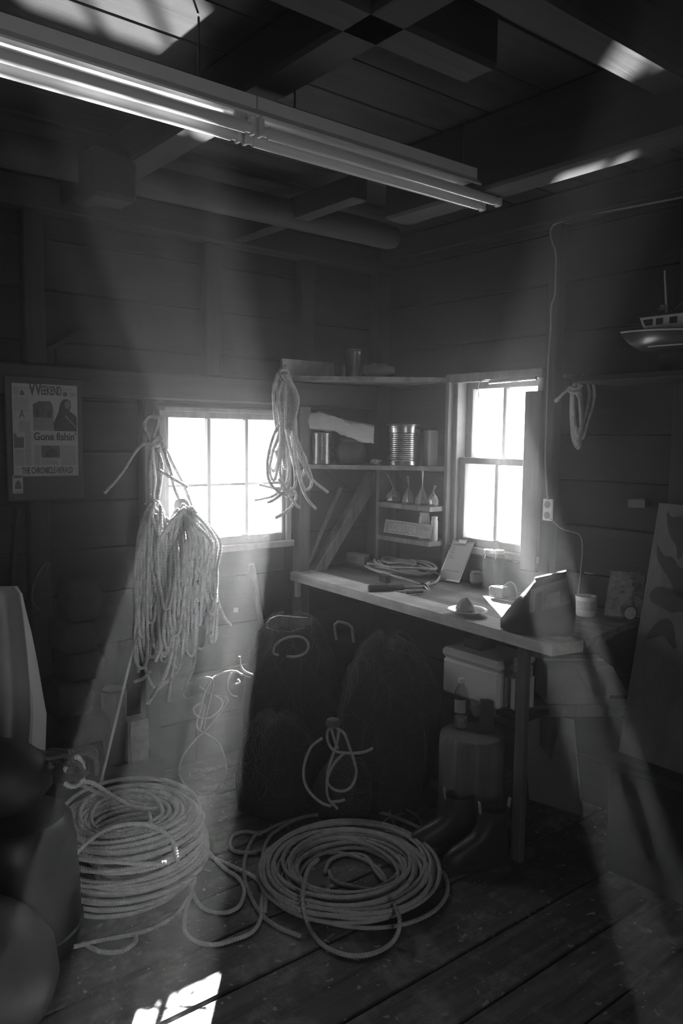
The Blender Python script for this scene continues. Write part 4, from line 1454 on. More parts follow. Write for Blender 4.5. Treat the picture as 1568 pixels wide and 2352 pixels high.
# crumpled paper sack lying over the tin and the crock
m = MB()
pa, pb_ = ms_pt(706, 0.05), ms_pt(858, 0.08)
el = (pb_ - pa).normalized()
nl = V3(-el.y, el.x, 0)
if nl.dot(V3(1, 1, 0)) < 0:
    nl = -nl
rings = []
LL = (pb_ - pa).length
rs_ = random.Random(12)
for k in range(19):
    f = k / 18
    zc = 0.214 + 0.012 * math.sin(f * 5.0 + 0.9) - 0.050 * f * f
    pinch = math.exp(-((f - 0.40) / 0.05) ** 2)
    hh = 0.046 + 0.004 * math.sin(f * 9) - 0.012 * pinch
    w_ = 0.055 + 0.004 * math.sin(f * 7)
    ring = []
    for j in range(16):
        a = 2 * PI * j / 16
        cr0 = rs_.uniform(-0.005, 0.005)
        ring.append(pa + el * (LL * f + rs_.uniform(-0.003, 0.003)) + nl * (0.02 + cr0 + w_ * math.copysign(abs(math.cos(a)) ** 0.45, math.cos(a)))
                    + V3(0, 0, zc + hh * math.copysign(abs(math.sin(a)) ** 0.5, math.sin(a)) + rs_.uniform(-0.004, 0.004) + (0.012 * pinch if math.sin(a) > 0 else 0)))
    rings.append(ring)
tag(m.loft(rings).build('paper_sack', CANVASL, smooth=22), 'crumpled pale paper sack lying over the tin and the crock', 'sack')
P = []
rr = random.Random(31)
c = ms_pt(862, 0.035)
for k in range(5):
    P.append([c + V3(rr.uniform(-0.012, 0.012), rr.uniform(-0.035, 0.035), rr.uniform(0.004, 0.03)) for _ in range(9)])
o = rope('twine_clump', P, 0.0028, ROPET, None, step=0.003, seg=9)
tag(o, 'tiny clump of pale twine at the edge of the middle shelf', 'twine')

# things on the top shelf
a, b = at_y(655, 867, -0.06), at_y(763, 869, -0.02)
o = quad_panel(V3(a.x, -0.045, TZ), V3(b.x - a.x, 0.0, 0), V3(0, 0.012, at_y(655, 823, -0.05).z - TZ), 0.022).build('painted_board', WHITEM)
tag(o, 'chipped white board standing on the top shelf above the rope bunch', 'board')
c = ts_pt(812, 0.10)
can('tall_tin', 'tall narrow tin standing alone on the top shelf', c, 0.042, 0.135, STEEL, lid=STEEL, cat='tin')
c = ts_pt(785, 0.12)
jar('glass_jar', 'little grey jar touching the tall tin on the top shelf', 'jar', c, 0.016, 0.065, GREYP, lid=GREYP)
c = ts_pt(866, 0.12)
rings = []
rr = random.Random(17)
for k in range(11):
    f = k / 10
    s = math.sin(PI * (0.06 + 0.88 * f)) ** 0.5
    rings.append([c + V3(0.5, -0.5, 0) * (0.24 * (f - 0.5)) + V3(0.707, 0.707, 0) * (0.055 * s * math.cos(a)) + V3(0, 0, 0.040 + 0.039 * s * math.sin(a) * (1 + 0.1 * math.sin(k * 2.1))) for a in np.linspace(0, 2 * PI, 15)[:-1]])
tag(MB().loft(rings).build('cloth_roll', CANVAS, smooth=50), 'dull rolled cloth lying on the top shelf beside the tall tin', 'cloth')

# small bags of hardware on the upper board of the wall rack
for i, (px, hgt, wid, tail, lab) in enumerate(((903, 0.075, 0.046, (-0.01, 0.04, 0.075), 'clear bag of hardware with its neck flopped over, first on the rack'),
                                               (938, 0.085, 0.038, (-0.01, 0.0, 0.06), 'clear bag of hardware with a twisted gleaming neck'),
                                               (969, 0.095, 0.040, (0.0, 0.005, 0.10), 'tall clear bag of hardware with its neck standing straight up'),
                                               (994, 0.075, 0.030, (0.0, -0.012, 0.03), 'clear bag of hardware tucked against the window end of the rack'))):
    p = at_x(px, 1160, -0.085)
    c = V3(-0.085, max(-0.525, p.y), 1.262)
    t = thing('hardware_bag', lab, 'bag', c, 'clear bags of hardware on the wall rack')
    rr = random.Random(40 + i)
    prof = [(0.0, 0.8), (0.010, 1.0), (0.03, 0.98), (0.05, 0.7), (hgt * 0.82, 0.34), (hgt, 0.16)]
    rings = [[c + V3(wid * 0.8 * s * math.cos(a) * rr.uniform(0.88, 1.1), wid * s * math.sin(a) * rr.uniform(0.88, 1.1), z) for a in np.linspace(0, 2 * PI, 13)[:-1]] for z, s in prof]
    MB().loft(rings).build('body', POLY, t, smooth=25)
    k0 = c + V3(0, 0, hgt)
    tv = V3(*tail)
    rings = [[k0 + tv * f + V3(0.5, 1.0, 0.1) * (wid * s * 0.5 * math.cos(a)) + V3(-1, 0.5, 0.2) * (wid * s * 0.16 * math.sin(a) * rr.uniform(0.7, 1.2)) for a in np.linspace(0, 2 * PI, 11)[:-1]] for f, s in ((0, 0.3), (0.25, 0.4), (0.6, 0.75), (1.0, 1.0))]
    MB().loft(rings).build('neck', POLY, t, smooth=25)
    hwm = MB()
    for k in range(22):
        a = rr.uniform(0, 2 * PI)
        q = c + V3(wid * 0.5 * math.cos(a) * rr.random(), wid * 0.6 * math.sin(a) * rr.random(), 0.008 + 0.028 * rr.random())
        dv = V3(rr.uniform(-1, 1), rr.uniform(-1, 1), rr.uniform(-0.6, 0.6)).normalized() * 0.012
        hwm.tube([q - dv, q + dv], 0.0028, 6)
    hwm = hwm.build('contents', TIN, t)
    hwm['kind'] = 'stuff'

# street sign and jars on the lower board
cS = [at_x(880, 1222, -0.135), at_x(987, 1238, -0.135), at_x(992, 1207, -0.120), at_x(885, 1192, -0.120)]
uS, wS = cS[1] - cS[0], cS[3] - cS[0]
lift = max(0, 1.0855 - min(p.z for p in cS[:2]))
O = cS[0] + V3(0, 0, lift)
sg = thing('street_sign', 'small metal street sign reading LOBSTER DR on the wall rack', 'sign', O)
quad_panel(O, uS, wS, 0.003).build('plate', SIGNG, sg)
nS = uS.cross(wS).normalized()
bd = MB()
for p0_, p1_ in (((0.02, 0.06), (0.98, 0.06)), ((0.98, 0.06), (0.98, 0.94)), ((0.98, 0.94), (0.02, 0.94)), ((0.02, 0.94), (0.02, 0.06))):
    bd.bar(O + uS * p0_[0] + wS * p0_[1] + nS * 0.0008, O + uS * p1_[0] + wS * p1_[1] + nS * 0.0008, 0.0035, 0.0012, up=nS, bev=0)
bd.build('border', SIGNW, sg, smooth=0)
hS = wS.length
lettering('LOBSTER', hS * 0.80, O + uS * 0.11 + wS * 0.22 + nS * 0.0012, uS, wS, SIGNW, sg, 'lettering', width=uS.length * 0.60, bold=0.0002)
lettering('DR', hS * 0.36, O + uS * 0.80 + wS * 0.56 + nS * 0.0012, uS, wS, SIGNW, sg, 'lettering', width=uS.length * 0.11, bold=0.0002)
p = at_x(975, 1200, -0.075)
jar('white_tub', 'white tub standing behind the street sign', 'tub', V3(-0.075, p.y, 1.085), 0.030, at_x(975, 1176, -0.075).z - 1.085, PLASTIC, lid=PLASTIC)
p = at_x(1006, 1200, -0.085)
jar('narrow_jar', 'narrow pale jar at the window end of the sign shelf', 'jar', V3(-0.085, max(p.y, -0.538), 1.085), 0.018, 0.125, PLASTIC, lid=PLASTIC)

# ---------------------------------------------------------------- right wall: outlet, cable, model boat, painted board
c = at_x(1258, 1171, -0.022)
ou = thing('wall_outlet', 'double wall outlet below the cable beside the tall window', 'outlet', c)
MB().box(c, (0.010, 0.052, 0.098), None, 0.003).build('cover', PLASTIC, ou)
for dz in (-0.024, 0.024):
    MB().lathe([(0.016, 0.0), (0.0165, 0.003), (0.014, 0.004)], c + V3(-0.004, 0, dz), 20, Matrix.Rotation(R(-90), 3, 'Y')).build('socket', GREYP, ou)
cabp = [at_x(a, b, -0.03) for a, b in ((1700, 420), (1568, 452), (1450, 475), (1340, 495), (1285, 510), (1268, 520), (1263, 535), (1268, 555), (1276, 580), (1276, 640), (1274, 680), (1266, 702), (1264, 760), (1258, 860), (1255, 960), (1252, 1050), (1255, 1120), (1258, 1148))]
o = MB().tube(spline(cabp, 0.02), 0.0042, 8).build('electric_cable', CORD)
tag(o, 'pale electric cable running along the wall down to the outlet', 'cable')
cordp = [at_x(a, b, -0.03) for a, b in ((1262, 1190), (1290, 1215), (1330, 1228), (1337, 1260), (1334, 1300), (1329, 1350), (1326, 1372))]
o = MB().tube(spline(cordp, 0.02), 0.0022, 6).build('drooping_wire', CORD)
tag(o, 'thin wire drooping from the outlet behind the steel bottle', 'wire')

SZ = at_x(1400, 858, -0.30).z
t = thing('boat_shelf', 'dark wall shelf carrying the model boat', 'shelf', (-0.1, -1.9, SZ))
MB().span((-0.30, -2.60, SZ - 0.025), (0.036, -1.47, SZ), 0.003).build('board', WY, t)
BX0 = -0.18
bo = thing('model_boat', 'model fishing boat with white wheelhouse and mast on the wall shelf', 'model boat', (BX0, -1.9, SZ))
bow = at_x(1427, 765, BX0)
ks = at_x(1460, 817, BX0)
sheer = at_x(1500, 759, BX0).z
keel = max(ks.z, SZ + 0.02)
st = []
LB = 0.62
for k in range(13):
    f = k / 12
    y_ = bow.y - LB * f
    hb_ = 0.105 * (1 - (1 - min(1, f / 0.45)) ** 2) * (1 - 0.12 * max(0, f - 0.6) / 0.4)
    zs_ = bow.z - 0.028 * min(1, f / 0.5) + 0.004 * f
    zk = keel + (bow.z - keel) * max(0, 1 - f / 0.18) ** 1.4 * 0.85
    ring = []
    for j in range(13):
        a = PI * j / 12
        w_ = math.cos(a)
        d_ = math.sin(a)
        ring.append(V3(BX0 + max(hb_, 0.002) * math.copysign(abs(w_) ** 0.6, w_), y_ + 0.0 * d_, zs_ - (zs_ - zk) * d_ ** 0.9))
    st.append(ring)
MB().loft(st).build('hull', HULLD, bo, smooth=50)
for sgn in (-1, 1):
    MB().tube([V3(BX0 + sgn * (abs(s[0].x - BX0) + 0.002), s[0].y, s[0].z + 0.002) for s in st], 0.0035, 6).build('rail', WHITE, bo)
    MB().tube([V3(BX0 + sgn * (abs(s[3].x - BX0) + 0.003), s[3].y, s[3].z) for s in st[3:]], 0.003, 6).build('rubbing_strake', WHITE, bo)
MB().span((BX0 - 0.008, bow.y - 0.60, SZ + 0.0), (BX0 + 0.008, bow.y - 0.16, keel + 0.012), 0.003).build('keel', HULLD, bo)
for yy in (-0.2, -0.5):
    MB().span((BX0 - 0.05, bow.y + yy - 0.012, SZ), (BX0 + 0.05, bow.y + yy + 0.012, SZ + 0.03), 0.003).build('cradle', WY, bo)
wf, wbk = at_x(1484, 758, BX0 - 0.06), at_x(1566, 762, BX0 - 0.06)
wt, wtb = at_x(1472, 731, BX0 - 0.06), at_x(1563, 713, BX0 - 0.06)
zf = st[4][0].z - 0.005
ztop = wt.z
cabin = MB()
for_prof = [(wf.y, zf), (wt.y + 0.003, ztop), (wf.y - 0.22, ztop), (wf.y - 0.22, zf)]
cabin.prism([(y_, z) for y_, z in for_prof][::-1], (BX0 - 0.065, 0, 0), (0, 1, 0), (0, 0, 1), 0.13)
cab_ = cabin.build('wheelhouse', WHITE, bo, smooth=0)
MB().span((BX0 - 0.072, wf.y - 0.24, ztop), (BX0 + 0.072, wt.y + 0.012, ztop + 0.006), 0.002).build('roof', HULLD, bo)
hz_ = ztop - zf
for (ya, yb, yc) in ((0.002, -0.026, 0.012), (-0.040, -0.066, -0.040), (-0.092, -0.120, -0.092)):
    MB().prism([(wf.y + yb, zf + hz_ * 0.48), (wf.y + ya, zf + hz_ * 0.48), (wf.y + yc, zf + hz_ * 0.86), (wf.y + yb, zf + hz_ * 0.86)][::-1], (BX0 - 0.0655, 0, 0), (0, 1, 0), (0, 0, 1), -0.0015).build('wheelhouse_window', RUBBER, cab_, smooth=0)
m0, m1 = at_x(1532, 712, BX0), at_x(1526, 621, BX0)
MB().tube([V3(BX0, m0.y, ztop), m1], [0.0045, 0.0035], 8).build('mast', WHITE, bo)
MB().tube([V3(BX0, m0.y - 0.01, ztop + 0.015), V3(BX0, m0.y - 0.13, ztop + 0.10)], 0.0025, 6).build('boom', GREYP, bo)
MB().lathe([(0.0, -0.004), (0.009, -0.004), (0.009, 0.004), (0.0, 0.004)], (BX0, m0.y - 0.012, ztop + 0.02), 14, Matrix.Rotation(PI / 2, 3, 'Y')).build('block', GREYP, bo)
rx = MB()
for dy in (0, 0.022):
    for dx in (-0.01, 0.01):
        rx.tube([(BX0 + dx, wf.y - 0.02 - dy, ztop + 0.005), (BX0 + dx, wf.y - 0.02 - dy, ztop + 0.034)], 0.0012, 5)
rx.span((BX0 - 0.013, wf.y - 0.048, ztop + 0.034), (BX0 + 0.013, wf.y - 0.012, ztop + 0.037))
rx.build('radar_stand', GREYP, bo, smooth=0)
MB().box((BX0, wf.y - 0.03, ztop + 0.044), (0.02, 0.022, 0.012), None, 0.003).build('radar', GREYP, bo)
MB().box((BX0, wf.y + 0.006, ztop + 0.014), (0.02, 0.018, 0.016), None, 0.003).build('searchlight', GREYP, bo)

# big painted panel leaning at the right edge
TLp = at_x(1513, 1155, -0.05)
q = at_x(1447, 1560, -0.26)
dn = (q - TLp)
dn = dn * ((TLp.z - 0.44) / -dn.z)
BLp = TLp + dn
uP = V3(0, -0.42, -0.01)
dkb = thing('storage_chest', 'dark low chest under the painted board at the right edge', 'chest', (-0.2, BLp.y - 0.30, 0))
MB().span((BLp.x - 0.06, BLp.y - 0.62, 0.0), (0.0, BLp.y + 0.0, 0.40), 0.006).build('body', WY, dkb)
MB().span((BLp.x - 0.075, BLp.y - 0.635, 0.402), (0.01, BLp.y + 0.012, 0.439), 0.006).build('lid', WY, dkb)
pp_ = thing('lobster_painting', 'tall pale board painted with dark claws leaning at the right edge', 'painting', BLp)
quad_panel(BLp, uP, -dn, 0.014).build('board', wood('pale_panel_wood', 0.15, 'Z', contrast=0.2), pp_)
nP = uP.cross(-dn).normalized()
eu, ew = uP.normalized(), (-dn).normalized()
HP = dn.length


def claw(pts):
    for _ in range(2):          # rounded outline
        pts = [q for i in range(len(pts)) for q in ((0.75 * pts[i][0] + 0.25 * pts[(i + 1) % len(pts)][0], 0.75 * pts[i][1] + 0.25 * pts[(i + 1) % len(pts)][1]),
                                                    (0.25 * pts[i][0] + 0.75 * pts[(i + 1) % len(pts)][0], 0.25 * pts[i][1] + 0.75 * pts[(i + 1) % len(pts)][1]))]
    P = [(a, HP - b) for a, b in pts]
    if sum(P[i][0] * P[(i + 1) % len(P)][1] - P[(i + 1) % len(P)][0] * P[i][1] for i in range(len(P))) < 0:
        P = P[::-1]
    MB().prism(P, BLp + nP * 0.0005, eu, ew, 0.001).build('painted_shape', INK, pp_, smooth=0)


claw([(0.035, 0.02), (0.055, 0.05), (0.085, 0.05), (0.12, 0.03), (0.145, 0.03), (0.12, 0.06), (0.14, 0.08), (0.15, 0.12), (0.13, 0.19), (0.11, 0.22), (0.10, 0.16), (0.075, 0.14), (0.05, 0.09)])
claw([(0.02, 0.16), (0.03, 0.18), (0.06, 0.21), (0.09, 0.20), (0.12, 0.25), (0.20, 0.22), (0.28, 0.26), (0.28, 0.36), (0.20, 0.36), (0.16, 0.33), (0.13, 0.36), (0.10, 0.30), (0.05, 0.25), (0.025, 0.21)])
claw([(0.02, 0.36), (0.05, 0.32), (0.11, 0.33), (0.16, 0.31), (0.24, 0.33), (0.30, 0.38), (0.24, 0.41), (0.15, 0.40), (0.12, 0.42), (0.08, 0.40), (0.03, 0.39)])
claw([(0.03, 0.54), (0.06, 0.47), (0.10, 0.435), (0.13, 0.45), (0.145, 0.50), (0.16, 0.55), (0.13, 0.53), (0.105, 0.50), (0.07, 0.52)])

# ================================================================== UNDER THE BENCH
CZ = 0.516
cl = at_x(1015, 1487, -0.53)
cr_ = at_x(1146, 1519, -0.53)
ctop = (cl.z + cr_.z) / 2
co = thing('foam_cooler', 'white cooler box with a rounded lid under the workbench', 'cooler', (-0.42, (cl.y + cr_.y) / 2, CZ))
mid = (cl.y + cr_.y) / 2
hw_ = abs(cl.y - cr_.y) / 2
MB().span((-0.528, mid - hw_, CZ), (-0.30, mid + hw_, ctop - 0.045), 0.012).build('body', PLASTIC, co)
MB().span((-0.536, mid - hw_ - 0.006, ctop - 0.043), (-0.292, mid + hw_ + 0.006, ctop), 0.016).build('lid', PLASTIC, co)
MB().span((-0.50, mid - hw_ - 0.018, CZ + 0.01), (-0.33, mid - hw_ - 0.002, ctop - 0.06), 0.006).build('end_panel', PLASTIC, co)
tag(MB().span((-0.46, mid + 0.0, ctop + 0.0005), (-0.36, mid + 0.10, ctop + 0.045), 0.005).build('tackle_tin', RUBBER), 'dark flat tin resting on the cooler lid', 'tin')
# cardboard boxes beside it on the low shelf
bxs = thing('cardboard_box', 'worn cardboard box with a flap hanging open under the bench end', 'box', (-0.25, -1.52, 0.53))
rz = Matrix.Rotation(R(-37), 3, 'Z')
bc_ = V3(-0.21, -1.475, 0.62)
MB().box(bc_, (0.26, 0.17, 0.16), rz, 0.004).build('body', CARD, bxs)
fp = bc_ + rz @ V3(0.10, -0.088, 0.08)
quad_panel(bc_ + rz @ V3(-0.02, -0.086, 0.079), rz @ V3(0.15, 0, 0), rz @ V3(0.06, -0.03, -0.11), 0.004).build('flap', CARD, bxs)
MB().box(bc_ + V3(0, 0, 0.081), (0.25, 0.03, 0.002), rz).build('tape', CANVAS, bxs)
tag(MB().box(V3(-0.455, -1.412, 0.595), (0.10, 0.03, 0.13), Matrix.Rotation(R(-10), 3, 'Z'), 0.003).build('white_carton', WHITE), 'small white carton wedged between cooler and bench leg', 'carton')
# leaning board under the bench
O = V3(-0.16, -1.24, 0.0)
o = quad_panel(O, V3(0.055, -0.235, 0), V3(0.085, 0.12, 0.37), 0.012).build('offcut_board', CARD)
tag(o, 'pale square offcut leaning under the bench end', 'board')

# stump, bottle, wedge
sc_ = V3(-0.585, -1.272, 0)
su = thing('chopping_stump', 'round log stump standing on the floor beside the boots', 'stump', sc_)
rr = random.Random(3)
rings = []
for z, s in ((0, 1.04), (0.03, 1.02), (0.2, 0.98), (0.38, 0.985), (0.405, 0.97), (0.415, 0.93)):
    rings.append([sc_ + V3(0.137 * s * math.cos(a) * (1 + 0.03 * math.sin(3 * a + 1) + 0.012 * math.sin(11 * a)), 0.137 * s * math.sin(a) * (1 + 0.03 * math.sin(2 * a) + 0.012 * math.cos(9 * a)), z) for a in np.linspace(0, 2 * PI, 41)[:-1]])
MB().loft(rings).build('trunk', STUMP, su, smooth=50)
MB().lathe([(0.0, 0.4155), (0.118, 0.4155), (0.122, 0.412)], sc_, 40).build('cut_face', CARD, su)
c = at_z(1057, 1671, 0.417)
bo_ = thing('plastic_bottle', 'clear drink bottle with a label standing on the stump', 'bottle', c)
MB().lathe([(0.024, 0.0), (0.029, 0.004), (0.030, 0.02), (0.0295, 0.12), (0.030, 0.135), (0.026, 0.155), (0.015, 0.178), (0.0125, 0.184), (0.0125, 0.190)], c, 24).build('body', JAR, bo_)
MB().lathe([(0.0145, 0.190), (0.0145, 0.208), (0.0125, 0.209)], c, 20).build('cap', PLASTIC, bo_)
lb = MB()
ring0, ring1 = [], []
for a in np.linspace(-1.2, 0.5, 9):
    dd = (r_v * math.sin(a) - u_v * math.cos(a)) * 0.0306
    ring0.append(c + dd + V3(0, 0, 0.07))
    ring1.append(c + dd + V3(0, 0, 0.125))
lb.loft([ring0, ring1], caps=False, closed=False)
lb.build('label', PAPER, bo_)
MB().lathe([(0.022, 0.003), (0.0275, 0.006), (0.0275, 0.045), (0.02, 0.046)], c, 20).build('drink', POLY, bo_)
c = at_z(1116, 1682, 0.417)
ww = MB()
ww.prism([(-0.034, 0), (0.034, 0), (0.027, 0.05), (0.024, 0.135), (-0.026, 0.135), (-0.028, 0.05)], c + u_v * 0.012, r_v, (0, 0, 1), 0.03)
tag(ww.build('splitting_wedge', RUBBER), 'dark iron wedge standing on the stump beside the bottle', 'wedge')

# boots
def boot(label, heel, toe):
    heel, toe = Vector(heel), Vector(toe)
    d = (toe - heel)
    d.z = 0
    d.normalize()
    s = V3(-d.y, d.x, 0)
    t = thing('rubber_boot', label, 'boot', heel, 'black ankle boots on the floor')
    n = 24

    def slice_(z, xh, xt, w, toe_pow=0.8):
        ring = []
        cx, hl = (xh + xt) / 2, (xt - xh) / 2
        for j in range(n):
            a = 2 * PI * j / n
            ca, sa = math.cos(a), math.sin(a)
            x = cx + hl * math.copysign(abs(ca) ** toe_pow, ca)
            ww_ = w * (0.80 + 0.20 * max(0, min(1, (x - xh) / (0.25)))) if hl > 0.09 else w
            ring.append(heel + d * x + s * (ww_ * sa) + V3(0, 0, z))
        return ring
    MB().loft([slice_(0.0, 0.0, 0.275, 0.046), slice_(0.004, -0.004, 0.282, 0.049), slice_(0.026, -0.004, 0.283, 0.049), slice_(0.030, 0.0, 0.278, 0.046)]).build('sole', RUBBER, t)
    MB().loft([slice_(0.028, 0.004, 0.272, 0.044), slice_(0.055, 0.002, 0.268, 0.045), slice_(0.078, 0.002, 0.245, 0.043), slice_(0.098, 0.004, 0.205, 0.042), slice_(0.12, 0.010, 0.160, 0.041),
               slice_(0.15, 0.012, 0.135, 0.041), slice_(0.19, 0.008, 0.128, 0.043), slice_(0.215, 0.004, 0.126, 0.044), slice_(0.213, 0.012, 0.118, 0.038), slice_(0.12, 0.02, 0.12, 0.034)], caps=False).build('upper', RUBBER, t, smooth=60)
    for x, w in ((0.006, 0.0), (0.124, 0.0)):
        p_ = heel + d * x + V3(0, 0, 0.20)
        MB().bar(p_, p_ + V3(0, 0, 0.05) + d * (-0.008 if x < 0.05 else 0.006), 0.018, 0.004, up=d, bev=0.001).build('pull_tab', CANVAS, t)
    for sg_ in (-1, 1):
        g = MB().prism([(0.045, 0.11), (0.095, 0.11), (0.088, 0.20), (0.05, 0.20)][::-1 if sg_ > 0 else 1], heel + s * (0.0405 * sg_), d, (0, 0, 1), 0.004)
        g.build('side_gusset', RUBBER, t, smooth=0)
    return t


hl = at_z(1165, 1975, 0)
tl_ = at_z(1060, 1995, 0)
boot('black ankle boot with pale pull tabs, nearer the viewer', hl, tl_)
hl2 = at_z(1088, 1942, 0)
boot('black ankle boot partly hidden, nearer the stump', hl2, hl2 + (tl_ - hl) * 1.0 + V3(0.0, 0.03, 0))

# ================================================================== NETS
def net_heap(label, c, rx, ry, h, seed, lines=34):
    c = Vector(c)
    t = thing('net_heap', label, 'fishing net', c, 'dark nets heaped under the workbench')
    rg = np.random.default_rng(seed)
    k1, k2, k3 = rg.uniform(0, 6, 3)

    def surf(th, ph, off=0.0):
        # th round, ph 0 at the floor .. 1 at the top
        s = math.cos(ph * PI / 2) ** 0.42
        lump = 1 + 0.07 * math.sin(3 * th + k1 + 4 * ph) + 0.05 * math.sin(5 * th + k2 - 7 * ph) + 0.03 * math.sin(11 * th + k3)
        bulge = 0.90 + 0.18 * math.sin(PI * min(1, ph * 1.5))
        return c + V3((rx * bulge * lump * s + off) * math.cos(th), (ry * bulge * lump * s + off) * math.sin(th), h * math.sin(ph * PI / 2) ** 0.9 * (1 + 0.03 * math.sin(4 * th + k2)) + off * 0.6)
    rings = [[surf(2 * PI * j / 36, i / 14) for j in range(36)] for i in range(14)]
    rings.append([c + V3(0.002 * math.cos(2 * PI * j / 36), 0.002 * math.sin(2 * PI * j / 36), h) for j in range(36)])
    MB().loft(rings).build('heap', NETB, t, smooth=60)
    nt_ = MB()
    for k in range(lines * 3):
        th, ph = rg.uniform(0, 2 * PI), rg.uniform(0.1, 0.95)
        a_ = rg.uniform(0, 2 * PI)
        pts = []
        for q in range(int(rg.integers(10, 26))):
            pts.append(surf(th, ph, 0.003 + 0.006 * rg.random()))
            a_ += rg.normal(0, 0.35)
            th += 0.10 * math.cos(a_)
            ph = min(0.985, max(0.03, ph + 0.045 * math.sin(a_) + 0.012))
        nt_.tube(pts, float(rg.uniform(0.0009, 0.0018)), 3, False)
    nt_ = nt_.build('netting', NETL, t, smooth=60)
    nt_['kind'] = 'stuff'
    return t


nhA = net_heap('dark net heap with a rope ring, behind the others under the bench', (-0.815, -0.33, 0), 0.235, 0.215, 0.745, 1, 40)
net_heap('rounded dark net heap bulging beside the cooler', (-0.63, -0.80, 0), 0.225, 0.215, 0.715, 2, 46)
net_heap('low dark net heap beside the tangled thin rope', (-1.10, -0.605, 0), 0.155, 0.15, 0.41, 3, 34)
net_heap('low dark net heap at the front between the other nets', (-0.925, -0.87, 0), 0.11, 0.11, 0.25, 4, 30)
# ring of rope on the rear heap
P = [at_d(a, b, 3.42) for a, b in ((640, 1505), (628, 1500), (632, 1482), (655, 1466), (685, 1462), (702, 1470), (708, 1485), (700, 1500), (680, 1508), (658, 1508))]
rope('rope_ring', P, 0.0062, ROPET, nhA, step=0.003, seg=9)
P = [at_d(a, b, 3.5) for a, b in ((705, 1418), (640, 1413), (620, 1422), (613, 1432), (614, 1441), (632, 1446), (668, 1450), (700, 1440))]
t = tag(MB().tube(P, 0.004, 6).build('bent_wire', TIN), 'bent bright wire frame sticking out of the rear net heap', 'wire')
P = [at_d(a, b, 3.52) for a, b in ((772, 1470), (768, 1440), (774, 1428), (800, 1434), (808, 1442), (812, 1475))]
t = tag(MB().tube(spline(P, 0.02), 0.006, 8).build('trap_hoop', GREYP), 'dull metal hoop standing up between the net heaps', 'hoop')

# thin tangled ropes
DT = 3.22
tang = [[(550, 1508), (553, 1530), (562, 1542), (580, 1550)],
        [(575, 1556), (545, 1545), (530, 1541), (505, 1548), (485, 1562), (470, 1590), (462, 1625), (452, 1660), (456, 1675), (482, 1690), (502, 1708), (517, 1745), (518, 1780), (500, 1810), (470, 1823), (438, 1815), (416, 1790), (411, 1765), (424, 1730), (452, 1695), (470, 1680), (492, 1655), (515, 1622), (522, 1605), (505, 1598), (470, 1590), (430, 1604), (421, 1590), (440, 1565), (470, 1556), (488, 1562), (486, 1590), (474, 1640), (468, 1675)],
        [(455, 1575), (470, 1585), (495, 1598), (510, 1612), (504, 1630), (482, 1648), (455, 1646), (444, 1630), (455, 1618), (470, 1620), (465, 1650), (460, 1675)],
        [(556, 1552), (540, 1542), (526, 1556), (522, 1580), (532, 1596), (545, 1600)],
        [(540, 1572), (550, 1568), (546, 1560)]]
o = rope('thin_rope_tangle', [[at_d(a, b, DT + 0.02 * math.sin(i)) for i, (a, b) in enumerate(p)] for p in tang], 0.0048, ROPET, None, step=0.003, seg=9)
tag(o, 'thin pale rope tangle springing from the low net heap', 'rope')
DT = 3.02
P2 = [[(775, 1668), (762, 1668), (752, 1680), (752, 1700), (762, 1720), (780, 1728), (815, 1730), (840, 1726), (856, 1718)],
      [(772, 1672), (790, 1685), (800, 1710), (812, 1745), (818, 1775), (808, 1805), (788, 1817), (766, 1813), (752, 1797), (756, 1775), (770, 1750), (790, 1730)],
      [(778, 1675), (774, 1705), (762, 1740), (752, 1775), (750, 1810), (755, 1835), (775, 1858)],
      [(760, 1672), (768, 1700), (776, 1720)],
      [(740, 1695), (715, 1715), (700, 1750), (697, 1785), (708, 1815), (735, 1842), (760, 1852)],
      [(760, 1842), (780, 1840), (792, 1836)]]
o = rope('net_drawstring', [[at_d(a, b, DT) for a, b in p] for p in P2], 0.0062, ROPET, None, step=0.003, seg=9)
tag(o, 'knotted drawstring rope hanging from the front net heap', 'rope')
c = at_d(764, 1664, DT)
tag(MB().lathe([(0.010, -0.012), (0.026, -0.006), (0.030, 0.006), (0.022, 0.020), (0.008, 0.026)], c, 16).build('net_knot', ROPED), 'thick dark knot where the drawstring gathers the net', 'knot')
P3 = [[(775, 1858), (820, 1858), (862, 1848), (885, 1835), (888, 1822), (880, 1818), (878, 1830), (888, 1838)],
      [(890, 1838), (896, 1870), (908, 1902)],
      [(840, 1860), (880, 1852), (920, 1855), (955, 1872), (968, 1895), (955, 1915), (910, 1922), (882, 1905), (880, 1888), (900, 1876), (925, 1868)]]
o = rope('knotted_line', [[at_z(a, b, 0.007 + (0.05 if 1812 < b < 1845 else 0)) for a, b in p] for p in P3], 0.0052, ROPET, None, step=0.003, seg=9)
tag(o, 'thin knotted line lying on the floor behind the flat coil', 'rope')

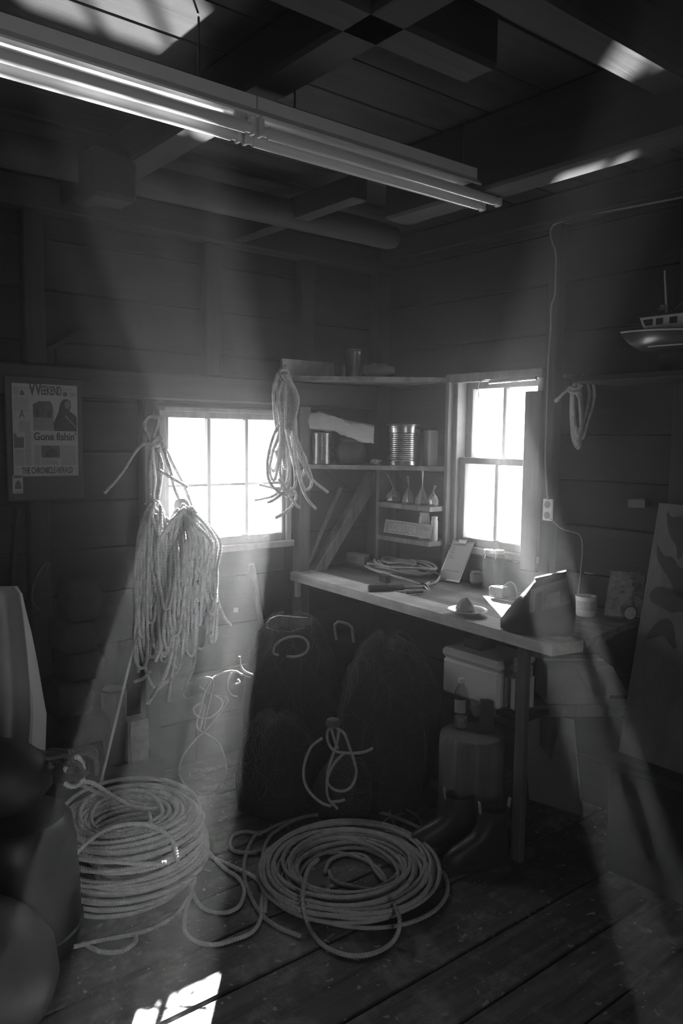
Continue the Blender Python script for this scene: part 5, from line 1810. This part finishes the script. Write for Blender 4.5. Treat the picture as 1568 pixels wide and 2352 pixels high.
# ================================================================== LEFT SIDE
# white axe handle leaning on the wall below window 1
a, b = at_y(577, 1296, -0.05), at_y(603, 1455, -0.065)
d = (b - a)
foot = a + d * (a.z / -d.z)
hl_ = MB()
pts = [a.lerp(foot, f) for f in (0, 0.02, 0.2, 0.5, 0.8, 1.0)]
hl_.tube(pts, [0.017, 0.019, 0.015, 0.015, 0.015, 0.013], 10)
tag(hl_.build('wooden_stick', STICK), 'pale wooden stick leaning below the six-pane window', 'stick')
c = at_y(541, 1401, 0.030)
tag(MB().box(c, (0.03, 0.003, 0.024), Matrix.Rotation(R(12), 3, 'Y')).build('paper_tag', PAPER), 'tiny white tag on the boards below the window', 'tag')
P = [at_y(a, b, -0.02) for a, b in ((568, 1238), (580, 1236), (598, 1236), (616, 1229))]
tag(MB().tube(spline(P, 0.01), 0.0025, 6).build('sill_twine', PAPER), 'short pale twine lying on the sill of the six-pane window', 'twine')

# pale canvas-covered board leaning at the left edge
def lp(px, py, y):
    return at_y(px, py, y)


cv = thing('covered_board', 'pale canvas cover with folds leaning at the left edge', 'cover', (-2.25, -0.45, 0))
front, back = [], []
prof = [(-60, 1350), (10, 1343), (32, 1348), (44, 1362), (50, 1400), (56, 1450), (62, 1510), (68, 1580), (70, 1640), (66, 1700), (62, 1800), (60, 1900)]
side = [(-60, 1346), (14, 1340), (40, 1346), (50, 1362), (60, 1408), (72, 1455), (85, 1520), (97, 1590), (106, 1640), (104, 1700), (100, 1800), (96, 1900)]
rows = []
m = MB()
for k, ((a, b), (a2, b2)) in enumerate(zip(prof, side)):
    yy = -0.42 - 0.012 * max(0, k - 2)
    row = []
    for j in range(15):
        f = j / 14
        x0 = -150
        wob = 0.012 * math.sin(f * 22 + k * 0.15) * min(1, k / 4)
        row.append(lp(x0 + (a - x0) * f, b + 6 * math.sin(f * 9), yy + wob))
    row.append(lp((a + a2) / 2, (b + b2) / 2, yy + 0.02))
    row.append(lp(a2, b2, yy + 0.05))
    row.append(lp(a2 - 6, b2, yy + 0.09))
    row += [lp(-150, b, yy + 0.09)]
    rows.append(row)
m.loft(rows[2:], caps=True)
m.build('cover', CANVAS, cv, smooth=60)
m = MB()
for i in range(3, len(prof)):
    pass
seam = [lp(prof[k][0] + 1, prof[k][1], -0.425 - 0.012 * max(0, k - 2) - 0.004) for k in range(2, len(prof))]
m.tube(seam, 0.003, 6)
m.build('piping', CANVASL, cv)
rings = []
for k in range(3, len(prof)):
    yy = -0.42 - 0.012 * (k - 2)
    (a, b), (a2, b2) = prof[k], side[k]
    rings.append([lp(a + 3, b, yy - 0.003), lp((a + a2) / 2 + 2, (b + b2) / 2, yy + 0.012), lp(a2 + 1, b2, yy + 0.046), lp(a2 - 3, b2, yy + 0.06), lp(a + 4, b, yy + 0.02)])
MB().loft(rings).build('edge_band', CANVASL, cv, smooth=60)
# rope loop on the post under the poster board
P = [lp(a, b, -0.06) for a, b in ((102, 1330), (108, 1305), (114, 1292), (108, 1292), (96, 1305), (82, 1330), (74, 1360), (76, 1385), (90, 1402))]
o = rope('hanging_rope_loop', P, 0.006, ROPED, None, step=0.005, seg=9)
tag(o, 'dark rope loop hanging from the post under the poster board', 'rope')
# stacked sacks against the wall
rr = random.Random(77)
levels = [(176, 1700, 1760, 72, 'lowest dark sack of the pile against the left wall'), (172, 1635, 1702, 84, 'second dark sack from the floor in the pile'), (166, 1560, 1638, 92, 'dark sack in the middle of the pile by the wall'),
          (172, 1490, 1562, 84, 'dark sack above the middle of the pile'), (166, 1425, 1492, 88, 'second dark sack from the top of the pile'), (172, 1330, 1428, 80, 'topmost dark sack of the pile by the wall')]
zprev = 0.0
lv = []
for px, yt, yb, w_, lab in levels:
    lv.append((px, lp(px, yt, -0.17).z, w_, lab))
z0 = 0.0
for px, zt_, w_, lab in lv:
    hgt = zt_ - z0
    if hgt < 0.03:
        continue
    cx = lp(px, 1500, -0.17).x
    hx = w_ / 2 / 515 * 1.0
    rings = []
    ox_, oy_, sk = rr.uniform(-0.035, 0.035), rr.uniform(-0.02, 0.015), rr.uniform(-0.12, 0.12)
    k1 = rr.uniform(0, 6)
    for k in range(9):
        f = k / 8
        s = (math.sin(PI * (0.07 + 0.86 * f)) ** 0.16) * rr.uniform(0.97, 1.03)
        rings.append([V3(cx + ox_ + hx * s * math.copysign(abs(math.cos(a)) ** 0.45, math.cos(a)) * (1 + 0.10 * math.sin(2 * a + k1) + 0.05 * math.sin(5 * a + k)),
                         -0.155 + oy_ + 0.105 * s * math.copysign(abs(math.sin(a)) ** 0.6, math.sin(a)) * (1 + 0.05 * math.sin(3 * a + k1)),
                         z0 + 0.002 + (hgt - 0.004) * f + (sk * hx * math.cos(a) if 0 < k < 8 else sk * 0.5 * hx * math.cos(a) + abs(sk) * 0.5 * hx * (1 if k == 0 else -1))) for a in np.linspace(0, 2 * PI, 21)[:-1]])
    tag(MB().loft(rings).build('stacked_sack', BALE, smooth=50), lab, 'sack', 'dark sacks piled against the left wall')
    z0 = zt_
# crate with a pale upright box and a pan
bx0, bx1 = lp(283, 1746, -0.13), lp(330, 1746, -0.13)
ct = thing('low_crate', 'low dark slatted crate under the pale upright box', 'crate', (-1.42, -0.14, 0))
x0_, x1_ = bx0.x - 0.12, bx1.x + 0.05
for s_ in (0, 1):
    yy = -0.23 if s_ == 0 else -0.05
    for k in range(2):
        zz = 0.008 + k * (bx0.z / 2)
        MB().span((x0_, yy - 0.008, zz), (x1_, yy + 0.008, zz + bx0.z / 2 - 0.02), 0.002).build('slat', WX, ct)
for x in (x0_, x1_ - 0.02):
    MB().span((x, -0.222, 0), (x + 0.02, -0.058, bx0.z - 0.014), 0.002).build('end', WZ, ct)
MB().span((x0_, -0.24, bx0.z - 0.013), (x1_, -0.04, bx0.z - 0.001), 0.002).build('top', WX, ct)
zt_ = lp(305, 1648, -0.13).z
pbx = thing('upright_box', 'pale upright box standing below the big rope bundle', 'box', ((bx0.x + bx1.x) / 2, -0.14, bx0.z))
MB().span((bx0.x + 0.012, -0.185, bx0.z), (bx1.x, -0.10, zt_), 0.003).build('body', WHITEM, pbx)
MB().span((bx0.x, -0.182, bx0.z), (bx0.x + 0.011, -0.10, zt_ + 0.002), 0.002).build('spine', CANVAS, pbx)
c = V3(lp(262, 1600, -0.13).x, -0.13, bx0.z)
hpan = lp(262, 1582, -0.13).z - bx0.z
pn = thing('dark_pot', 'dark pot with a shiny rim beside the pale upright box', 'pot', c)
MB().lathe([(0.035, 0.0), (0.045, 0.004), (0.052, hpan * 0.5), (0.054, hpan)], c, 24).build('body', STEEL, pn)
MB().tube([c + V3(0.055 * math.cos(a), 0.055 * math.sin(a), hpan) for a in np.linspace(0, 2 * PI, 25)], 0.004, 6, False).build('rim', TIN, pn)
a, b = lp(335, 1370, -0.03), lp(283, 1585, -0.20)
d = b - a
tag(MB().tube([a, b, a + d * ((a.z - bx0.z - 0.002) / -d.z)], 0.006, 8).build('thin_rod', STICK), 'thin rod leaning on the wall behind the rope bundle', 'rod')
# slim oar shaft at the far left
a, b = lp(42, 1170, -0.045), lp(28, 1345, -0.05)
d = b - a
tag(MB().tube([a, b, a + d * (a.z / -d.z)], 0.010, 8).build('oar_shaft', WZ), 'slim dark oar shaft standing behind the canvas cover', 'oar')

# ================================================================== the haze that fills the room
hm = bpy.data.materials.new('dusty_air')
hm.use_nodes = True
hm.node_tree.nodes.clear()
ho = N(hm.node_tree, 'ShaderNodeOutputMaterial')
hv = N(hm.node_tree, 'ShaderNodeVolumeScatter', Density=HAZE_DENSITY, Anisotropy=HAZE_G)
hm.node_tree.links.new(hv.outputs[0], ho.inputs['Volume'])
hz = MB().span((XMIN - 0.1, YMIN - 0.1, -0.15), (0.12, 0.12, ZC + 0.12)).build('haze', hm, smooth=0)
tag(hz, 'thin dusty haze hanging in the air of the whole shed', 'haze', kind='stuff')
